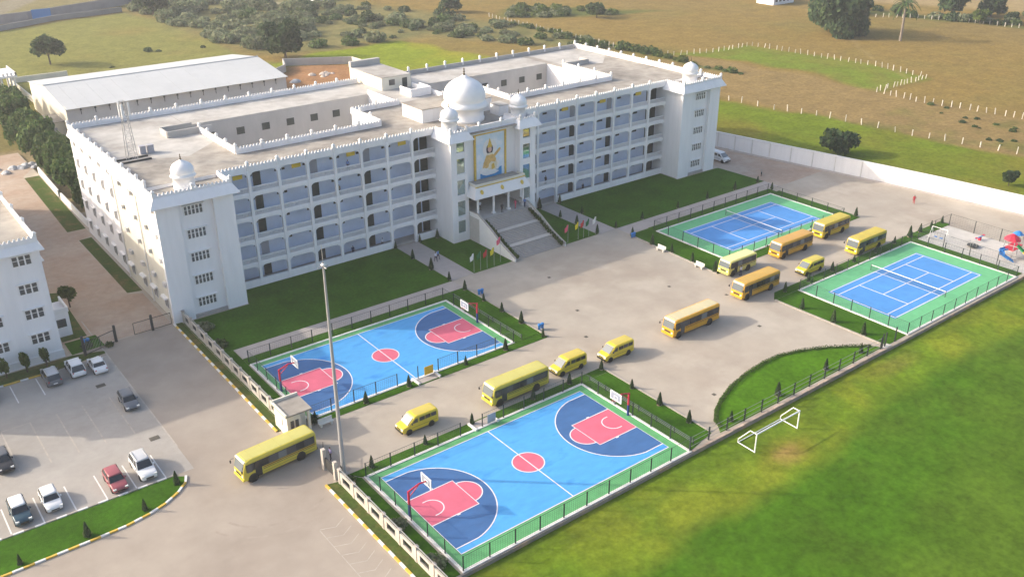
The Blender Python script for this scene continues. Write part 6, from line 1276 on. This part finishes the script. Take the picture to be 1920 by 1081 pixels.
# ---------------------------------------------------------------- people: one continuous skinned body each
def body_mesh(name, pose):
    """pose 0 standing, 1 walking"""
    k = .24 if pose else .06; a = .3 if pose else .05
    J = {'pelvis': (0, 0, .95, .135), 'waist': (0, 0, 1.1, .125), 'chest': (.01, 0, 1.32, .15), 'neck': (.01, 0, 1.47, .06), 'jaw': (.03, 0, 1.55, .075), 'head': (.02, 0, 1.65, .1), 'top': (.0, 0, 1.74, .06)}
    E = [('pelvis', 'waist'), ('waist', 'chest'), ('chest', 'neck'), ('neck', 'jaw'), ('jaw', 'head'), ('head', 'top')]
    for s, n in ((1, 'l'), (-1, 'r')):
        f = s*k; g_ = -s*a
        J.update({n+'hip': (0, s*.09, .88, .105), n+'knee': (f*.6+.03, s*.1, .5, .07), n+'ankle': (f*1.1-.03, s*.1, .09, .05), n+'toe': (f*1.1+.15, s*.115, .035, .04),
                  n+'sho': (0, s*.19, 1.4, .07), n+'elb': (g_*.5, s*.26, 1.13, .048), n+'wri': (g_*1.0+.08, s*.26, .9, .035), n+'hand': (g_*1.1+.11, s*.25, .8, .032)})
        E += [('pelvis', n+'hip'), (n+'hip', n+'knee'), (n+'knee', n+'ankle'), (n+'ankle', n+'toe'), ('chest', n+'sho'), (n+'sho', n+'elb'), (n+'elb', n+'wri'), (n+'wri', n+'hand')]
    ks = list(J); me = bpy.data.meshes.new(name); me.from_pydata([J[q][:3] for q in ks], [(ks.index(p), ks.index(q)) for p, q in E], [])
    o = bpy.data.objects.new(name, me); COL.objects.link(o); md = o.modifiers.new('skin', 'SKIN'); o.modifiers.new('sub', 'SUBSURF').levels = 1
    sv = me.skin_vertices[0].data if me.skin_vertices else None
    if sv is None:
        bm_ = __import__('bmesh').new(); bm_.from_mesh(me); lay_ = bm_.verts.layers.skin.verify(); bm_.to_mesh(me); bm_.free(); sv = me.skin_vertices[0].data
    for i, q in enumerate(ks): sv[i].radius = (J[q][3], J[q][3]); sv[i].use_root = q == 'pelvis'
    dg = bpy.context.evaluated_depsgraph_get(); dg.update(); ev = bpy.data.meshes.new_from_object(o.evaluated_get(dg)); bpy.data.objects.remove(o, do_unlink=True)
    ev.name = name
    for mm_ in ('skin', 'cloth_white', 'cloth_navy', 'hair'): ev.materials.append(MATS[mm_])
    for p in ev.polygons:
        c = p.center; ar = abs(c.y) > .215 and c.z < 1.1
        p.material_index = 3 if (c.z > 1.66 or (c.z > 1.56 and c.x < -.02)) else 0 if c.z > 1.46 or ar else 1 if c.z > .97 else 2 if c.z > .09 else 3
        p.use_smooth = True
    return ev
PB = [body_mesh('person', 0), body_mesh('person', 1)]
def person(label, x, y, z, deg, pose, top, bottom, s=1.0):
    o = link('person', PB[pose], None, (x, y, z), R(deg), s); tag(o, label, 'person')
    for i, mm_ in ((1, top), (2, bottom)): o.material_slots[i].link = 'OBJECT'; o.material_slots[i].material = MATS[mm_]
    return o
person('person in white shirt and dark trousers walking on the left garden path', 22.3, 52.2, .05, -80, 1, 'cloth_white', 'cloth_navy'); person('person in pale blue shirt walking beside another on the left garden path', 23.1, 52.7, .05, -85, 1, 'cloth_blue', 'cloth_navy')
person('person in dark clothes standing in front of the portico pillars', 37.6, 54.3, 4.41, -90, 0, 'cloth_dark', 'cloth_dark'); person('person in pink standing on the portico between the right pillars', 40.6, 54.4, 4.41, 180, 0, 'cloth_pink', 'cloth_pink'); person('person in blue standing by the rightmost portico pillar', 42.3, 53.95, 4.41, 200, 0, 'cloth_blue', 'cloth_navy'); person('person in white standing back in the shade of the portico', 35.2, 57.5, 4.41, -90, 0, 'cloth_white', 'cloth_dark')
person('person in red walking across the yard towards the white wall', 108.8, 18.9, 0, 30, 1, 'cloth_red', 'cloth_red'); person('person in white shirt standing at the door of the pale minibus', 57.4, 17.9, 0, 90, 0, 'cloth_white', 'cloth_navy'); person('person in lilac shirt beside the open gate leaf', -17.0, 13.9, 0, 180, 0, 'cloth_lilac', 'cloth_dark'); person('person in pink shirt at the guard hut window', -17.9, 19.9, 0, 90, 0, 'cloth_pink', 'cloth_dark')
person('person in khaki in front of the guard hut, nearer the road', -18.7, 19.6, 0, 60, 0, 'cloth_khaki', 'cloth_dark')
for x, f, lab, c in ((12.6, 0, 'person in dark blue on the ground floor veranda of the left wing', 'cloth_navy'), (12.9, 4, 'person in blue at the top floor rail of the left wing', 'cloth_blue'), (11.0, 3, 'person in green grey on the fourth floor veranda of the left wing', 'cloth_khaki'), (63.4, 0, 'person in dark blue on the ground floor veranda of the right wing', 'cloth_navy'), (53.9, 1, 'person in grey on the second floor veranda of the right wing', 'cloth_dark'), (18.2, 0, 'person in white near the door on the ground floor of the left wing', 'cloth_white')):
    person(lab, x, 62.2, .35 if f == 0 else 3.86+FH*(f-1), -90, 0, c, 'cloth_dark')
bm_ = thing('motor_cycle', 'small dark motorcycle parked beyond the right shaded lawn', 'motorcycle', (99.6, 47.5, 0), .6)
obj('frame', MB().box(-.4, .45, -.12, .12, .45, .75).box(-.7, -.1, -.11, .11, .751, .86), 'car_black', bm_); obj('handlebar', MB().cyl((.5, -.35, 1.05), (.5, .35, 1.05), .02).cyl((.55, 0, .35), (.48, 0, 1.05), .03), 'metal_grey', bm_)
ty, rm = wheel_mesh(.3, .1)
for x in (-.62, .62): o = link('wheel', ty, bm_, (x, 0, .3)); link('rim', rm, o)

# ---------------------------------------------------------------- haze: one box of pale air round everything
hz = bpy.data.materials.new('haze_air'); hz.use_nodes = True; hn = hz.node_tree; hn.nodes.clear()
ho = hn.nodes.new('ShaderNodeOutputMaterial'); hv = hn.nodes.new('ShaderNodeVolumePrincipled'); hn.links.new(hv.outputs[0], ho.inputs['Volume'])
hv.inputs['Color'].default_value = (0.93, 0.95, 0.97, 1); hv.inputs['Density'].default_value = HAZE; hv.inputs['Anisotropy'].default_value = 0.2
hb = MB().box(-2600, 2600, -2600, 2600, -1.7, 66); hbm = hb.mesh('haze', 'white_plain'); hbm.materials.clear(); hbm.materials.append(hz)
tag(link('haze', hbm), None, kind='stuff')
scn.cycles.max_bounces = 6; scn.cycles.diffuse_bounces = 3; scn.cycles.glossy_bounces = 2; scn.cycles.volume_bounces = 0; scn.cycles.transparent_max_bounces = 8
scn.cycles.use_denoising = True
